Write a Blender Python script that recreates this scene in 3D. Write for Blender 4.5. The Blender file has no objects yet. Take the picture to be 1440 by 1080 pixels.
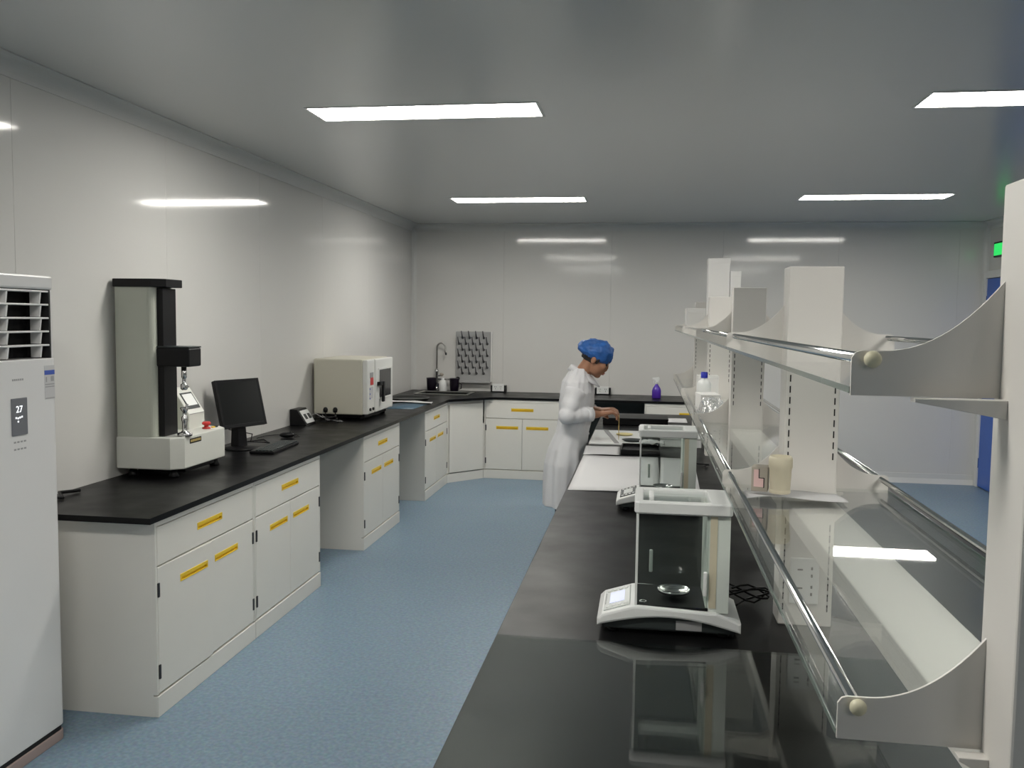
import bpy, bmesh, math, random
from mathutils import Vector, Matrix, noise
random.seed(7)
PI = math.pi
sc = bpy.context.scene
COL = sc.collection

# ------------------------------------------------------------------ camera
YAW, PITCH, ROLL, FPX = 0.15047, 0.07365, 0.01211, 1239.3
CAM_H = 1.66
fwd = Vector((-math.sin(YAW)*math.cos(PITCH), math.cos(YAW)*math.cos(PITCH), -math.sin(PITCH)))
r0 = Vector((math.cos(YAW), math.sin(YAW), 0)); u0 = r0.cross(fwd)
rr = math.cos(ROLL)*r0 + math.sin(ROLL)*u0
uu = -math.sin(ROLL)*r0 + math.cos(ROLL)*u0
cd = bpy.data.cameras.new('camera'); cam = bpy.data.objects.new('camera', cd); COL.objects.link(cam)
cd.sensor_fit = 'HORIZONTAL'; cd.sensor_width = 36.0; cd.lens = FPX/1440*36
cd.clip_start = 0.02
cam.matrix_world = Matrix(((rr.x, uu.x, -fwd.x, 0), (rr.y, uu.y, -fwd.y, 0), (rr.z, uu.z, -fwd.z, CAM_H), (0, 0, 0, 1)))
sc.camera = cam

# ------------------------------------------------------------------ world, exposure, lamp strength
w = bpy.data.worlds.new('world'); sc.world = w; w.use_nodes = True
w.node_tree.nodes['Background'].inputs[0].default_value = (0.5, 0.53, 0.56, 1)
w.node_tree.nodes['Background'].inputs[1].default_value = 0.05
sc.view_settings.view_transform = 'Standard'; sc.view_settings.look = 'None'
sc.view_settings.gamma = 1.0; sc.view_settings.use_curve_mapping = False
sc.view_settings.exposure = 1.97
LAMP = 9.0

# ------------------------------------------------------------------ materials
MATS = {}
def mat(name, col, rough=0.5, metal=0.0, spec=0.5, emit=None, estr=0.0, noise_amt=0.0, noise_scale=20.0, bump=0.0, bump_scale=60.0, coat=0.0, rough_var=0.0, sheen=0.0):
    m = bpy.data.materials.new(name); m.use_nodes = True
    nt = m.node_tree; b = nt.nodes['Principled BSDF']
    b.inputs['Base Color'].default_value = (*col, 1); b.inputs['Roughness'].default_value = rough
    b.inputs['Metallic'].default_value = metal; b.inputs['Specular IOR Level'].default_value = spec
    b.inputs['Coat Weight'].default_value = coat
    if emit: b.inputs['Emission Color'].default_value = (*emit, 1); b.inputs['Emission Strength'].default_value = estr
    if noise_amt or bump or rough_var:
        tc = nt.nodes.new('ShaderNodeTexCoord')
        n = nt.nodes.new('ShaderNodeTexNoise'); n.inputs['Scale'].default_value = noise_scale; n.inputs['Detail'].default_value = 4
        nt.links.new(tc.outputs['Object'], n.inputs['Vector'])
        if noise_amt:
            mr = nt.nodes.new('ShaderNodeMapRange'); mr.inputs[1].default_value = .25; mr.inputs[2].default_value = .75
            mr.inputs[3].default_value = 1-noise_amt; mr.inputs[4].default_value = 1+noise_amt
            nt.links.new(n.outputs['Fac'], mr.inputs[0])
            mx = nt.nodes.new('ShaderNodeVectorMath'); mx.operation = 'SCALE'; mx.inputs[0].default_value = col
            nt.links.new(mr.outputs[0], mx.inputs['Scale']); nt.links.new(mx.outputs[0], b.inputs['Base Color'])
        if rough_var:
            mr2 = nt.nodes.new('ShaderNodeMapRange'); mr2.inputs[1].default_value = .3; mr2.inputs[2].default_value = .7
            mr2.inputs[3].default_value = max(0, rough-rough_var); mr2.inputs[4].default_value = rough+rough_var
            nt.links.new(n.outputs['Fac'], mr2.inputs[0]); nt.links.new(mr2.outputs[0], b.inputs['Roughness'])
        if bump:
            n2 = nt.nodes.new('ShaderNodeTexNoise'); n2.inputs['Scale'].default_value = bump_scale; n2.inputs['Detail'].default_value = 3
            nt.links.new(tc.outputs['Object'], n2.inputs['Vector'])
            bp = nt.nodes.new('ShaderNodeBump'); bp.inputs['Strength'].default_value = bump; bp.inputs['Distance'].default_value = .01
            nt.links.new(n2.outputs['Fac'], bp.inputs['Height']); nt.links.new(bp.outputs[0], b.inputs['Normal'])
    MATS[name] = m
    return m

def glass_mat(name, tint, ior=1.5, haze=0.0):
    m = bpy.data.materials.new(name); m.use_nodes = True; nt = m.node_tree
    nt.nodes.remove(nt.nodes['Principled BSDF']); out = nt.nodes['Material Output']
    tr = nt.nodes.new('ShaderNodeBsdfTransparent'); tr.inputs[0].default_value = (*tint, 1)
    gl = nt.nodes.new('ShaderNodeBsdfGlossy'); gl.inputs['Roughness'].default_value = 0.01; gl.inputs[0].default_value = (1, 1, 1, 1)
    fr = nt.nodes.new('ShaderNodeFresnel'); ge = nt.nodes.new('ShaderNodeNewGeometry')
    io = nt.nodes.new('ShaderNodeMix'); io.data_type = 'FLOAT'; io.inputs[2].default_value = ior; io.inputs[3].default_value = 1/ior
    nt.links.new(ge.outputs['Backfacing'], io.inputs[0]); nt.links.new(io.outputs[0], fr.inputs[0])
    mx = nt.nodes.new('ShaderNodeMixShader'); nt.links.new(fr.outputs[0], mx.inputs[0])
    last = tr.outputs[0]
    if haze:
        df = nt.nodes.new('ShaderNodeBsdfDiffuse'); df.inputs[0].default_value = (.75, .77, .76, 1)
        m2 = nt.nodes.new('ShaderNodeMixShader'); m2.inputs[0].default_value = haze
        nt.links.new(tr.outputs[0], m2.inputs[1]); nt.links.new(df.outputs[0], m2.inputs[2]); last = m2.outputs[0]
    nt.links.new(last, mx.inputs[1]); nt.links.new(gl.outputs[0], mx.inputs[2]); nt.links.new(mx.outputs[0], out.inputs[0])
    MATS[name] = m
    return m

def floor_mat():
    m = mat('vinyl_floor', (.16, .27, .37), rough=.42, spec=.4)
    nt = m.node_tree; b = nt.nodes['Principled BSDF']
    tc = nt.nodes.new('ShaderNodeTexCoord')
    v = nt.nodes.new('ShaderNodeTexVoronoi'); v.inputs['Scale'].default_value = 90
    n = nt.nodes.new('ShaderNodeTexNoise'); n.inputs['Scale'].default_value = 60; n.inputs['Detail'].default_value = 6
    n3 = nt.nodes.new('ShaderNodeTexNoise'); n3.inputs['Scale'].default_value = 1.2; n3.inputs['Detail'].default_value = 2
    for k in (v, n, n3): nt.links.new(tc.outputs['Object'], k.inputs['Vector'])
    cr = nt.nodes.new('ShaderNodeValToRGB')
    cr.color_ramp.elements[0].position = .35; cr.color_ramp.elements[0].color = (.178, .258, .337, 1)
    cr.color_ramp.elements[1].position = .68; cr.color_ramp.elements[1].color = (.24, .335, .418, 1)
    nt.links.new(n.outputs['Fac'], cr.inputs[0])
    mx = nt.nodes.new('ShaderNodeMix'); mx.data_type = 'RGBA'; mx.blend_type = 'MULTIPLY'; mx.inputs[0].default_value = .14
    nt.links.new(cr.outputs[0], mx.inputs[6]); nt.links.new(v.outputs['Color'], mx.inputs[7])
    nt.links.new(mx.outputs[2], b.inputs['Base Color'])
    mr = nt.nodes.new('ShaderNodeMapRange'); mr.inputs[3].default_value = .34; mr.inputs[4].default_value = .5
    nt.links.new(n3.outputs['Fac'], mr.inputs[0]); nt.links.new(mr.outputs[0], b.inputs['Roughness'])
    return m

M_WALL = mat('wall_panel', (.70, .69, .665), rough=.075, spec=.5, bump=.006, bump_scale=2.0)
M_CEIL = mat('ceiling_panel', (.66, .66, .64), rough=.2, spec=.55, bump=.02, bump_scale=2.0)
M_COVE = mat('cove_trim', (.66, .66, .64), rough=.35)
M_BASE = mat('baseboard', (.68, .68, .66), rough=.4)
M_FLOOR = floor_mat()
M_CAB = mat('cabinet_white', (.72, .70, .65), rough=.38, spec=.4, noise_amt=.015, noise_scale=3)
M_TOP = mat('black_worktop', (.005, .005, .0055), rough=.34, spec=.17, rough_var=.05, noise_scale=6)
M_SINK = mat('black_sink', (.015, .017, .016), rough=.3)
M_YEL = mat('yellow_pull', (.85, .58, .03), rough=.35)
M_HINGE = mat('dark_hinge', (.035, .035, .04), rough=.4, metal=.3)
M_STEEL = mat('steel', (.62, .62, .62), rough=.18, metal=1.0)
M_CHROME = mat('chrome', (.75, .75, .74), rough=.09, metal=1.0)
M_BRUSH = mat('brushed_steel', (.5, .49, .47), rough=.32, metal=1.0)
M_WHITE = mat('white_paint', (.78, .77, .75), rough=.4)
M_PWHITE = mat('white_plastic', (.78, .79, .78), rough=.35)
M_GREENW = mat('greenish_white_plastic', (.72, .77, .72), rough=.38)
M_POST = mat('rack_white', (.74, .715, .675), rough=.4)
M_BLACK = mat('black_plastic', (.006, .006, .007), rough=.4, spec=.25)
M_MATTEBLK = mat('matte_black', (.008, .008, .009), rough=.75)
M_DGREY = mat('dark_grey_plastic', (.035, .042, .042), rough=.45, spec=.3)
M_UTM = mat('machine_grey_paint', (.50, .52, .45), rough=.42, noise_amt=.01)
M_UTMW = mat('machine_light_paint', (.66, .67, .62), rough=.38)
M_OVEN = mat('oven_beige', (.58, .56, .47), rough=.42)
M_OVENF = mat('oven_front', (.72, .72, .69), rough=.4)
M_AC = mat('ac_white', (.71, .705, .70), rough=.3)
M_ACG = mat('ac_display_grey', (.17, .175, .19), rough=.25)
M_PINK = mat('ac_plinth', (.35, .27, .25), rough=.5)
M_PAPER = mat('paper', (.54, .535, .54), rough=.7)
M_BLUE = mat('door_blue', (.03, .12, .50), rough=.35)
M_GREEN = mat('exit_green', (.02, .35, .08), rough=.4, emit=(.03, .9, .16), estr=.2)
M_LAMP = mat('lamp_diffuser', (.9, .9, .9), rough=.5, emit=(1, .972, .905), estr=LAMP)
M_SCREEN = mat('screen', (.003, .004, .004), rough=.28, spec=.25)
M_LCD = mat('lcd_lit', (.45, .48, .62), rough=.4, emit=(.62, .66, .95), estr=.16)
M_LCDG = mat('lcd_grey', (.55, .57, .56), rough=.3)
M_DIGIT = mat('digit_white', (.8, .8, .8), emit=(.9, .95, 1), estr=.35)
M_GREYTXT = mat('print_grey', (.33, .33, .33), rough=.6)
M_LBLUE = mat('label_blue', (.05, .10, .42), rough=.5)
M_RED = mat('red_plastic', (.55, .03, .03), rough=.35)
M_BEIGE = mat('beige_plastic', (.66, .60, .45), rough=.5)
M_KNOB = mat('cream_knob', (.70, .66, .48), rough=.4)
M_TAUPE = mat('taupe_box', (.40, .36, .30), rough=.6)
M_PURPLE = mat('purple_plastic', (.09, .03, .42), rough=.25)
M_DPURP = mat('dark_cup', (.012, .008, .018), rough=.35)
M_CAPB = mat('bouffant_blue', (.018, .105, .36), rough=.55, bump=.5, bump_scale=55, noise_amt=.25, noise_scale=25)
M_COAT = mat('coat_white', (.68, .675, .69), rough=.85, bump=.5, bump_scale=11)
M_SKIN = mat('skin', (.34, .165, .095), rough=.5, noise_amt=.06, noise_scale=30)
M_HAIR = mat('hair', (.012, .009, .008), rough=.5)
M_TROUS = mat('trousers', (.03, .035, .05), rough=.8)
M_SHOE = mat('shoe', (.6, .6, .6), rough=.5)
M_LIP = mat('lips', (.40, .13, .10), rough=.45)
M_PEG = mat('rack_grey', (.40, .40, .40), rough=.45)
M_PEGD = mat('peg_dark', (.10, .10, .105), rough=.4)
M_BLUEPAD = mat('blue_pad', (.05, .10, .15), rough=.5)
M_GOLD = mat('gold_print', (.55, .42, .15), rough=.4)
M_WOOD = mat('tweezer_brass', (.55, .38, .12), rough=.4)
M_YPAPER = mat('yellow_paper', (.72, .62, .30), rough=.7)
M_GLASS = glass_mat('shelf_glass', (.965, .978, .97), 1.5, .02)
M_GEDGE = mat('glass_edge', (.16, .20, .18), rough=.15)
M_MATG = glass_mat('mat_glass', (.93, .95, .94), 1.42)
M_CLEAR = glass_mat('clear_glass', (.93, .95, .94), 1.4)
M_BAG = glass_mat('clear_film', (.88, .88, .88), 1.5, .28)
M_OVGL = mat('oven_window', (.03, .03, .032), rough=.12)

# ------------------------------------------------------------------ mesh helpers
class MB:
    def __init__(s): s.bm = bmesh.new()
    def _tag(s, geom, mi):
        for f in geom: f.material_index = mi
    def box(s, x0, x1, y0, y1, z0, z1, bev=0.0, mi=0, seg=2, M=None):
        b = bmesh.new()
        r = bmesh.ops.create_cube(b, size=1)
        for v in b.verts:
            v.co = Vector(((x0+x1)/2+v.co.x*(x1-x0), (y0+y1)/2+v.co.y*(y1-y0), (z0+z1)/2+v.co.z*(z1-z0)))
        if bev > 0:
            bmesh.ops.bevel(b, geom=b.edges[:], offset=min(bev, .49*min(abs(x1-x0), abs(y1-y0), abs(z1-z0))), segments=seg, profile=.5, affect='EDGES')
        return s.merge(b, mi, M)
    def merge(s, b, mi=0, M=None):
        if M is not None: b.transform(M)
        vm = {}
        for v in b.verts: vm[v] = s.bm.verts.new(v.co)
        for f in b.faces:
            try:
                nf = s.bm.faces.new([vm[v] for v in f.verts]); nf.material_index = mi; nf.smooth = f.smooth
            except ValueError: pass
        b.free(); return s
    def prism(s, pts, axis, a, b_, bev=0.0, mi=0, M=None, seg=2):
        """pts: 2D outline; axis 'y': (x,z) outline extruded y a..b; 'x': (y,z); 'z': (x,y)"""
        b = bmesh.new()
        def mk(p, t):
            return {'y': (p[0], t, p[1]), 'x': (t, p[0], p[1]), 'z': (p[0], p[1], t)}[axis]
        v0 = [b.verts.new(mk(p, a)) for p in pts]; v1 = [b.verts.new(mk(p, b_)) for p in pts]
        n = len(pts)
        f0 = b.faces.new(v0); f1 = b.faces.new(v1[::-1])
        for i in range(n): b.faces.new([v0[i], v1[i], v1[(i+1) % n], v0[(i+1) % n]][::-1])
        bmesh.ops.recalc_face_normals(b, faces=b.faces[:])
        if bev > 0:
            es = [e for e in b.edges if (f0 in e.link_faces or f1 in e.link_faces)]
            bmesh.ops.bevel(b, geom=es, offset=bev, segments=seg, profile=.5, affect='EDGES')
        bmesh.ops.triangulate(b, faces=[f for f in b.faces if len(f.verts) > 4])
        return s.merge(b, mi, M)
    def cyl(s, p, q, r, r2=None, n=16, mi=0, caps=True):
        return s.tube([p, q], [r, r if r2 is None else r2], n, mi, caps)
    def tube(s, pts, rad, n=10, mi=0, caps=True):
        pts = [Vector(p) for p in pts]
        if not isinstance(rad, (list, tuple)): rad = [rad]*len(pts)
        b = bmesh.new(); rings = []
        up = None
        for i, p in enumerate(pts):
            d = (pts[min(i+1, len(pts)-1)]-pts[max(i-1, 0)]).normalized()
            if up is None:
                up = Vector((0, 0, 1)) if abs(d.z) < .9 else Vector((1, 0, 0))
            a = d.cross(up)
            if a.length < 1e-5: a = d.cross(Vector((1, 0, 0)))
            a.normalize(); c = a.cross(d).normalized(); up = c
            rings.append([b.verts.new(p+rad[i]*(math.cos(2*PI*k/n)*a+math.sin(2*PI*k/n)*c)) for k in range(n)])
        for i in range(len(rings)-1):
            for k in range(n):
                f = b.faces.new([rings[i][k], rings[i][(k+1) % n], rings[i+1][(k+1) % n], rings[i+1][k]]); f.smooth = True
        if caps:
            b.faces.new(rings[0][::-1]); b.faces.new(rings[-1])
        bmesh.ops.recalc_face_normals(b, faces=b.faces[:])
        return s.merge(b, mi)
    def lathe(s, prof, c=(0, 0, 0), n=24, mi=0, M=None, smooth=True):
        b = bmesh.new(); rings = []
        for r, z in prof:
            if r < 1e-6: rings.append([b.verts.new((c[0], c[1], c[2]+z))])
            else: rings.append([b.verts.new((c[0]+r*math.cos(2*PI*k/n), c[1]+r*math.sin(2*PI*k/n), c[2]+z)) for k in range(n)])
        for i in range(len(rings)-1):
            A, B = rings[i], rings[i+1]
            for k in range(n):
                k2 = (k+1) % n
                if len(A) == 1 and len(B) == 1: continue
                if len(A) == 1: f = b.faces.new([A[0], B[k2], B[k]])
                elif len(B) == 1: f = b.faces.new([A[k], A[k2], B[0]])
                else: f = b.faces.new([A[k], A[k2], B[k2], B[k]])
                f.smooth = smooth
        bmesh.ops.recalc_face_normals(b, faces=b.faces[:])
        return s.merge(b, mi, M)
    def ball(s, c, r, mi=0, sx=1, sy=1, sz=1, n=16, M=None):
        b = bmesh.new(); bmesh.ops.create_uvsphere(b, u_segments=n, v_segments=max(6, n*2//3), radius=r)
        for v in b.verts: v.co = Vector((c[0]+v.co.x*sx, c[1]+v.co.y*sy, c[2]+v.co.z*sz))
        for f in b.faces: f.smooth = True
        return s.merge(b, mi, M)
    def loft(s, rings, mi=0, caps=True):
        b = bmesh.new(); R = [[b.verts.new(p) for p in r] for r in rings]
        n = len(R[0])
        for i in range(len(R)-1):
            for k in range(n):
                f = b.faces.new([R[i][k], R[i][(k+1) % n], R[i+1][(k+1) % n], R[i+1][k]]); f.smooth = True
        if caps: b.faces.new(R[0][::-1]); b.faces.new(R[-1])
        bmesh.ops.recalc_face_normals(b, faces=b.faces[:])
        return s.merge(b, mi)
    def sheet(s, fn, nu, nv, t=.0006, mi=0):
        """closed thin sheet: fn(u,v)->(x,y,z) top surface; thickness downwards"""
        b = bmesh.new()
        T = [[b.verts.new(fn(i/nu, j/nv)) for j in range(nv+1)] for i in range(nu+1)]
        B = [[b.verts.new(Vector(fn(i/nu, j/nv))-Vector((0, 0, t))) for j in range(nv+1)] for i in range(nu+1)]
        for i in range(nu):
            for j in range(nv):
                f = b.faces.new([T[i][j], T[i+1][j], T[i+1][j+1], T[i][j+1]]); f.smooth = True
                f = b.faces.new([B[i][j], B[i][j+1], B[i+1][j+1], B[i+1][j]]); f.smooth = True
        for i in range(nu):
            b.faces.new([T[i][0], B[i][0], B[i+1][0], T[i+1][0]]); b.faces.new([T[i][nv], T[i+1][nv], B[i+1][nv], B[i][nv]])
        for j in range(nv):
            b.faces.new([T[0][j], T[0][j+1], B[0][j+1], B[0][j]]); b.faces.new([T[nu][j], B[nu][j], B[nu][j+1], T[nu][j+1]])
        bmesh.ops.recalc_face_normals(b, faces=b.faces[:])
        return s.merge(b, mi)
    def mesh(s, name, mats, smooth=False):
        me = bpy.data.meshes.new(name); bmesh.ops.recalc_face_normals(s.bm, faces=s.bm.faces[:])
        s.bm.to_mesh(me); s.bm.free()
        for m in (mats if isinstance(mats, (list, tuple)) else [mats]): me.materials.append(m)
        if smooth:
            for p in me.polygons: p.use_smooth = True
        return me
    def build(s, name, mats, parent=None, loc=(0, 0, 0), smooth=False, rot=None):
        return obj(name, s.mesh(name, mats, smooth), parent, loc, rot)

def obj(name, me, parent=None, loc=(0, 0, 0), rot=None):
    o = bpy.data.objects.new(name, me); COL.objects.link(o); o.location = loc
    if rot: o.rotation_euler = rot
    if parent: o.parent = parent
    return o
def tag(o, label=None, cat=None, group=None, kind=None):
    if label: o['label'] = label
    if cat: o['category'] = cat
    if group: o['group'] = group
    if kind: o['kind'] = kind
    return o
def thing(name, label, cat, loc=(0, 0, 0), rz=0.0, group=None):
    o = bpy.data.objects.new(name, None); COL.objects.link(o); o.location = loc; o.rotation_euler = (0, 0, rz)
    o.empty_display_size = .1
    return tag(o, label, cat, group)
def bx(name, m, parent, x0, x1, y0, y1, z0, z1, bev=.002, seg=2):
    return MB().box(x0, x1, y0, y1, z0, z1, bev, seg=seg).build(name, m, parent)
def text(name, body, size, m, parent, loc, rot, align='CENTER'):
    c = bpy.data.curves.new(name, 'FONT'); c.body = body; c.size = size; c.align_x = align; c.align_y = 'CENTER'; c.extrude = .0003
    c.materials.append(m)
    o = bpy.data.objects.new(name, c); COL.objects.link(o); 
    dg = bpy.context.evaluated_depsgraph_get(); me = bpy.data.meshes.new_from_object(o.evaluated_get(dg))
    bpy.data.objects.remove(o)
    return obj(name, me, parent, loc, rot)
def arc(cx, cy, r, a0, a1, n):
    return [(cx+r*math.cos(a0+(a1-a0)*i/n), cy+r*math.sin(a0+(a1-a0)*i/n)) for i in range(n+1)]

# ------------------------------------------------------------------ room shell
XL, XR, YB, YF, ZC = -2.61, 3.42, 9.68, -7.0, 2.70
tag(bx('floor', M_FLOOR, None, XL-.1, XR+.1, YF-.1, YB+.1, -.1, 0, 0), kind='structure')
# lamps: two columns, rows 3.25 m apart
LX = (-1.13, 1.83); LY = (1.15, 4.43, 7.72, -2.13)  # first and last rows: unseen panels added on the grid to light near surfaces
holes = [(x, y) for x in LX for y in LY if not (x < 0 and y < 0)]
mb = MB()
xs = sorted({XL-.1, XR+.1, *[x-.59 for x in LX], *[x+.59 for x in LX]}); ys = sorted({YF-.1, YB+.1, *[y-.15 for y in LY], *[y+.15 for y in LY]})
for i in range(len(xs)-1):
    for j in range(len(ys)-1):
        cx, cy = (xs[i]+xs[i+1])/2, (ys[j]+ys[j+1])/2
        if any(abs(cx-hx) < .5 and abs(cy-hy) < .1 for hx, hy in holes): continue
        mb.box(xs[i], xs[i+1], ys[j], ys[j+1], ZC, ZC+.1)
bmesh.ops.remove_doubles(mb.bm, verts=mb.bm.verts[:], dist=1e-5)
tag(mb.build('ceiling', M_CEIL), kind='structure')

def panel_wall(name, axis, pos, sgn, seams, a0, a1):
    """axis 'x': wall plane x=pos, panels run along y; sgn: direction of the room"""
    root = MB()
    t0, t1 = sorted((pos-sgn*.10, pos-sgn*.02))
    if axis == 'x': root.box(t0, t1, a0, a1, 0, ZC+.1)
    else: root.box(a0, a1, t0, t1, 0, ZC+.1)
    W = tag(root.build(name, M_WALL), kind='structure')
    cuts = [a0]+[s for s in seams if a0 < s < a1]+[a1]
    for i in range(len(cuts)-1):
        p0, p1 = sorted((pos-sgn*.02, pos)); g = .0004
        if axis == 'x': bx('wall_panel', M_WALL, W, p0, p1, cuts[i]+g, cuts[i+1]-g, 0, ZC, .0012, 1)
        else: bx('wall_panel', M_WALL, W, cuts[i]+g, cuts[i+1]-g, p0, p1, 0, ZC, .0012, 1)
    return W
panel_wall('wall_left', 'x', XL, 1, [5.71+1.18*k for k in range(-11, 4)], YF, YB)
panel_wall('wall_back', 'y', YB, -1, [.787+1.18*k for k in range(-3, 4)], XL, XR)
panel_wall('wall_right', 'x', XR, -1, [8.42-1.18*k for k in range(0, 14)], YF, YB)
tag(bx('wall_front', M_WALL, None, XL-.1, XR+.1, YF-.1, YF, 0, ZC+.1, 0), kind='structure')
# coves and corner trims
def cove(name, pts, axis, a, b):
    return tag(MB().prism(pts, axis, a, b).build(name, M_COVE), kind='structure')
rc = .065
cv = [(XL, ZC)]+[(XL, ZC-rc-.012), (XL+.006, ZC-rc-.012)]+[(XL+rc+.006-rc*math.cos(t), ZC-rc-.006+rc*math.sin(t)) for t in [PI/2*i/8 for i in range(9)]]+[(XL+rc+.012, ZC-.006), (XL+rc+.012, ZC)]
cove('trim_1', cv, 'y', YF, YB)
cvb = [(YB, ZC), (YB, ZC-rc-.012), (YB-.006, ZC-rc-.012)]+[(YB-rc-.006+rc*math.cos(t), ZC-rc-.006+rc*math.sin(t)) for t in [PI/2*i/8 for i in range(9)]]+[(YB-rc-.012, ZC-.006), (YB-rc-.012, ZC)]
cove('trim_2', cvb, 'x', XL, XR)
cvr = [(XL+XR-p[0], p[1]) for p in cv]
cove('trim_3', cvr, 'y', YF, YB)
r = .05
cove('trim_4', [(XL, YB)]+[(XL+r-r*math.cos(t), YB-r+r*math.sin(t)) for t in [PI/2*i/8 for i in range(9)]], 'z', 0, ZC)
cove('trim_5', [(XR, YB)]+[(XR-r+r*math.cos(t), YB-r+r*math.sin(t)) for t in [PI/2*i/8 for i in range(9)]], 'z', 0, ZC)
tag(MB().prism([(YB, 0), (YB, .10), (YB-.01, .10), (YB-.014, .05), (YB-.045, 0)], 'x', 1.0, XR-.02).build('baseboard_back', M_BASE), kind='structure')
tag(MB().prism([(XR, 0), (XR, .10), (XR-.01, .10), (XR-.014, .05), (XR-.045, 0)], 'y', YF, 8.3).build('baseboard_right', M_BASE), kind='structure')

# ------------------------------------------------------------------ ceiling lights
lab = {(0, 0): 'unseen lit ceiling panel added above the aisle, near the white air conditioner',
       (0, 1): 'lit rectangular ceiling panel above the aisle, level with the testing machine',
       (0, 2): 'lit rectangular ceiling panel above the aisle, close to the sink wall',
       (1, 0): 'unseen lit ceiling panel added above the end post of the glass shelf rack',
       (1, 1): 'lit rectangular ceiling panel beyond the middle of the glass shelf rack',
       (1, 3): 'unseen lit ceiling panel added over the floor before the shelf rack end post',  # added behind the camera to brighten faces turned towards it
       (1, 2): 'lit rectangular ceiling panel close to the blue door and the back wall'}
for i, x in enumerate(LX):
    for j, y in enumerate(LY):
        if (x, y) not in holes: continue
        t = thing('ceiling_light', lab[(i, j)], 'ceiling light', (x, y, ZC), 0, 'recessed ceiling panel lights')
        f = MB(); a, b, fr = .59, .15, .013
        f.box(-a, a, -b, -b+fr, -.004, .03, .001); f.box(-a, a, b-fr, b, -.004, .03, .001)
        f.box(-a, -a+fr, -b+fr, b-fr, -.004, .03, .001); f.box(a-fr, a, -b+fr, b-fr, -.004, .03, .001)
        f.build('frame', M_WHITE, t)
        bx('diffuser', M_LAMP, t, -a+fr, a-fr, -b+fr, b-fr, 0, .01, 0)

# ------------------------------------------------------------------ door and exit sign on the far side wall
D = tag(bpy.data.objects.new('door_1', None), kind='structure'); COL.objects.link(D); D.location = (XR, 9.02, 0)
for k, (y0, y1) in enumerate(((-.53, -.003), (.003, .53))):
    lf = bx('door_leaf', M_BLUE, D, -.035, -.001, y0, y1, .01, 2.12, .003)
    g = MB().box(-.039, -.034, y0+.16, y1-.16, 1.2, 1.75, .002).build('door_window', M_OVGL, lf)
    s = -1 if k else 1
    hy = (y0 if k else y1)+(-s*.07 if False else (.07 if k else -.07))
    h = MB(); h.box(-.043, -.034, hy-.02, hy+.02, .95, 1.15, .003); h.tube([(-.04, hy, 1.06), (-.085, hy, 1.06), (-.085, hy+(.1 if k else -.1), 1.06)], .009, 8)
    h.build('door_handle', M_STEEL, lf)
    for z in (.25, 1.1, 1.9): bx('hinge', M_STEEL, lf, -.043, -.034, (y1-.006 if k else y0-.002), (y1+.002 if k else y0+.006), z-.05, z+.05, .001)
fm = MB()
fm.box(-.05, 0, -.60, -.53, 0, 2.20, .004); fm.box(-.05, 0, .53, .60, 0, 2.20, .004); fm.box(-.05, 0, -.53, .53, 2.125, 2.20, .004)
fm.build('door_frame', M_BASE, D)
ex = thing('exit_sign', 'small glowing green exit sign on wall above the blue door', 'exit sign', (XR, 9.28, 2.40))
bx('case', M_BLACK, ex, -.03, 0, -.17, .17, -.075, .075, .006)
bx('face', M_GREEN, ex, -.034, -.029, -.15, .15, -.058, .058, .002)

# ------------------------------------------------------------------ lab cabinets
def pocket_panel(wd, ht, t, hx0, hx1, hz0, hz1):
    """panel in local x 0..wd, z 0..ht, front face at y=-t (faces -y), with a rectangular hole through it"""
    mb = MB(); e = .0025
    xs_ = [0, hx0, hx1, wd]; zs_ = [0, hz0, hz1, ht]
    b = bmesh.new()
    def grid(y):
        return [[b.verts.new((x, y, z)) for z in zs_] for x in xs_]
    F, Bk = grid(-t), grid(0)
    for i in range(3):
        for j in range(3):
            if i == 1 and j == 1: continue
            b.faces.new([F[i][j], F[i+1][j], F[i+1][j+1], F[i][j+1]]); b.faces.new([Bk[i][j], Bk[i][j+1], Bk[i+1][j+1], Bk[i+1][j]])
    for i in range(3):
        b.faces.new([F[i][0], Bk[i][0], Bk[i+1][0], F[i+1][0]]); b.faces.new([F[i][3], F[i+1][3], Bk[i+1][3], Bk[i][3]])
        b.faces.new([F[0][i], F[0][i+1], Bk[0][i+1], Bk[0][i]]); b.faces.new([F[3][i], Bk[3][i], Bk[3][i+1], F[3][i+1]])
    for (p, q) in (((1, 1), (2, 1)), ((2, 1), (2, 2)), ((2, 2), (1, 2)), ((1, 2), (1, 1))):
        b.faces.new([F[p[0]][p[1]], Bk[p[0]][p[1]], Bk[q[0]][q[1]], F[q[0]][q[1]]])
    bmesh.ops.recalc_face_normals(b, faces=b.faces[:])
    es = [ed for ed in b.edges if len(ed.link_faces) == 2 and ed.calc_face_angle() > 1.2 and abs(ed.verts[0].co.y+t) < 1e-6 and abs(ed.verts[1].co.y+t) < 1e-6]
    bmesh.ops.bevel(b, geom=es, offset=e, segments=2, profile=.5, affect='EDGES')
    mb.merge(b); return mb
def pull(parent, hx0, hx1, hz0, hz1, t):
    m = MB(); y = -t-.002; f = .003
    m.box(hx0, hx1, -t+.012, -t+.014, hz0, hz1)                                  # tray floor
    m.box(hx0-f, hx1+f, y, -t+.014, hz1-.002, hz1+f, .0008); m.box(hx0-f, hx1+f, y, -t+.014, hz0-f, hz0+.002, .0008)
    m.box(hx0-f, hx0+.003, y, -t+.014, hz0, hz1, .0008); m.box(hx1-.003, hx1+f, y, -t+.014, hz0, hz1, .0008)
    m.prism([(-t+.012, hz1-.012), (-t-.001, hz1-.012), (-t-.001, hz1), (-t+.012, hz1)], 'x', hx0, hx1)       # finger lip
    return m.build('handle', M_YEL, parent)
HT = .825
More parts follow.
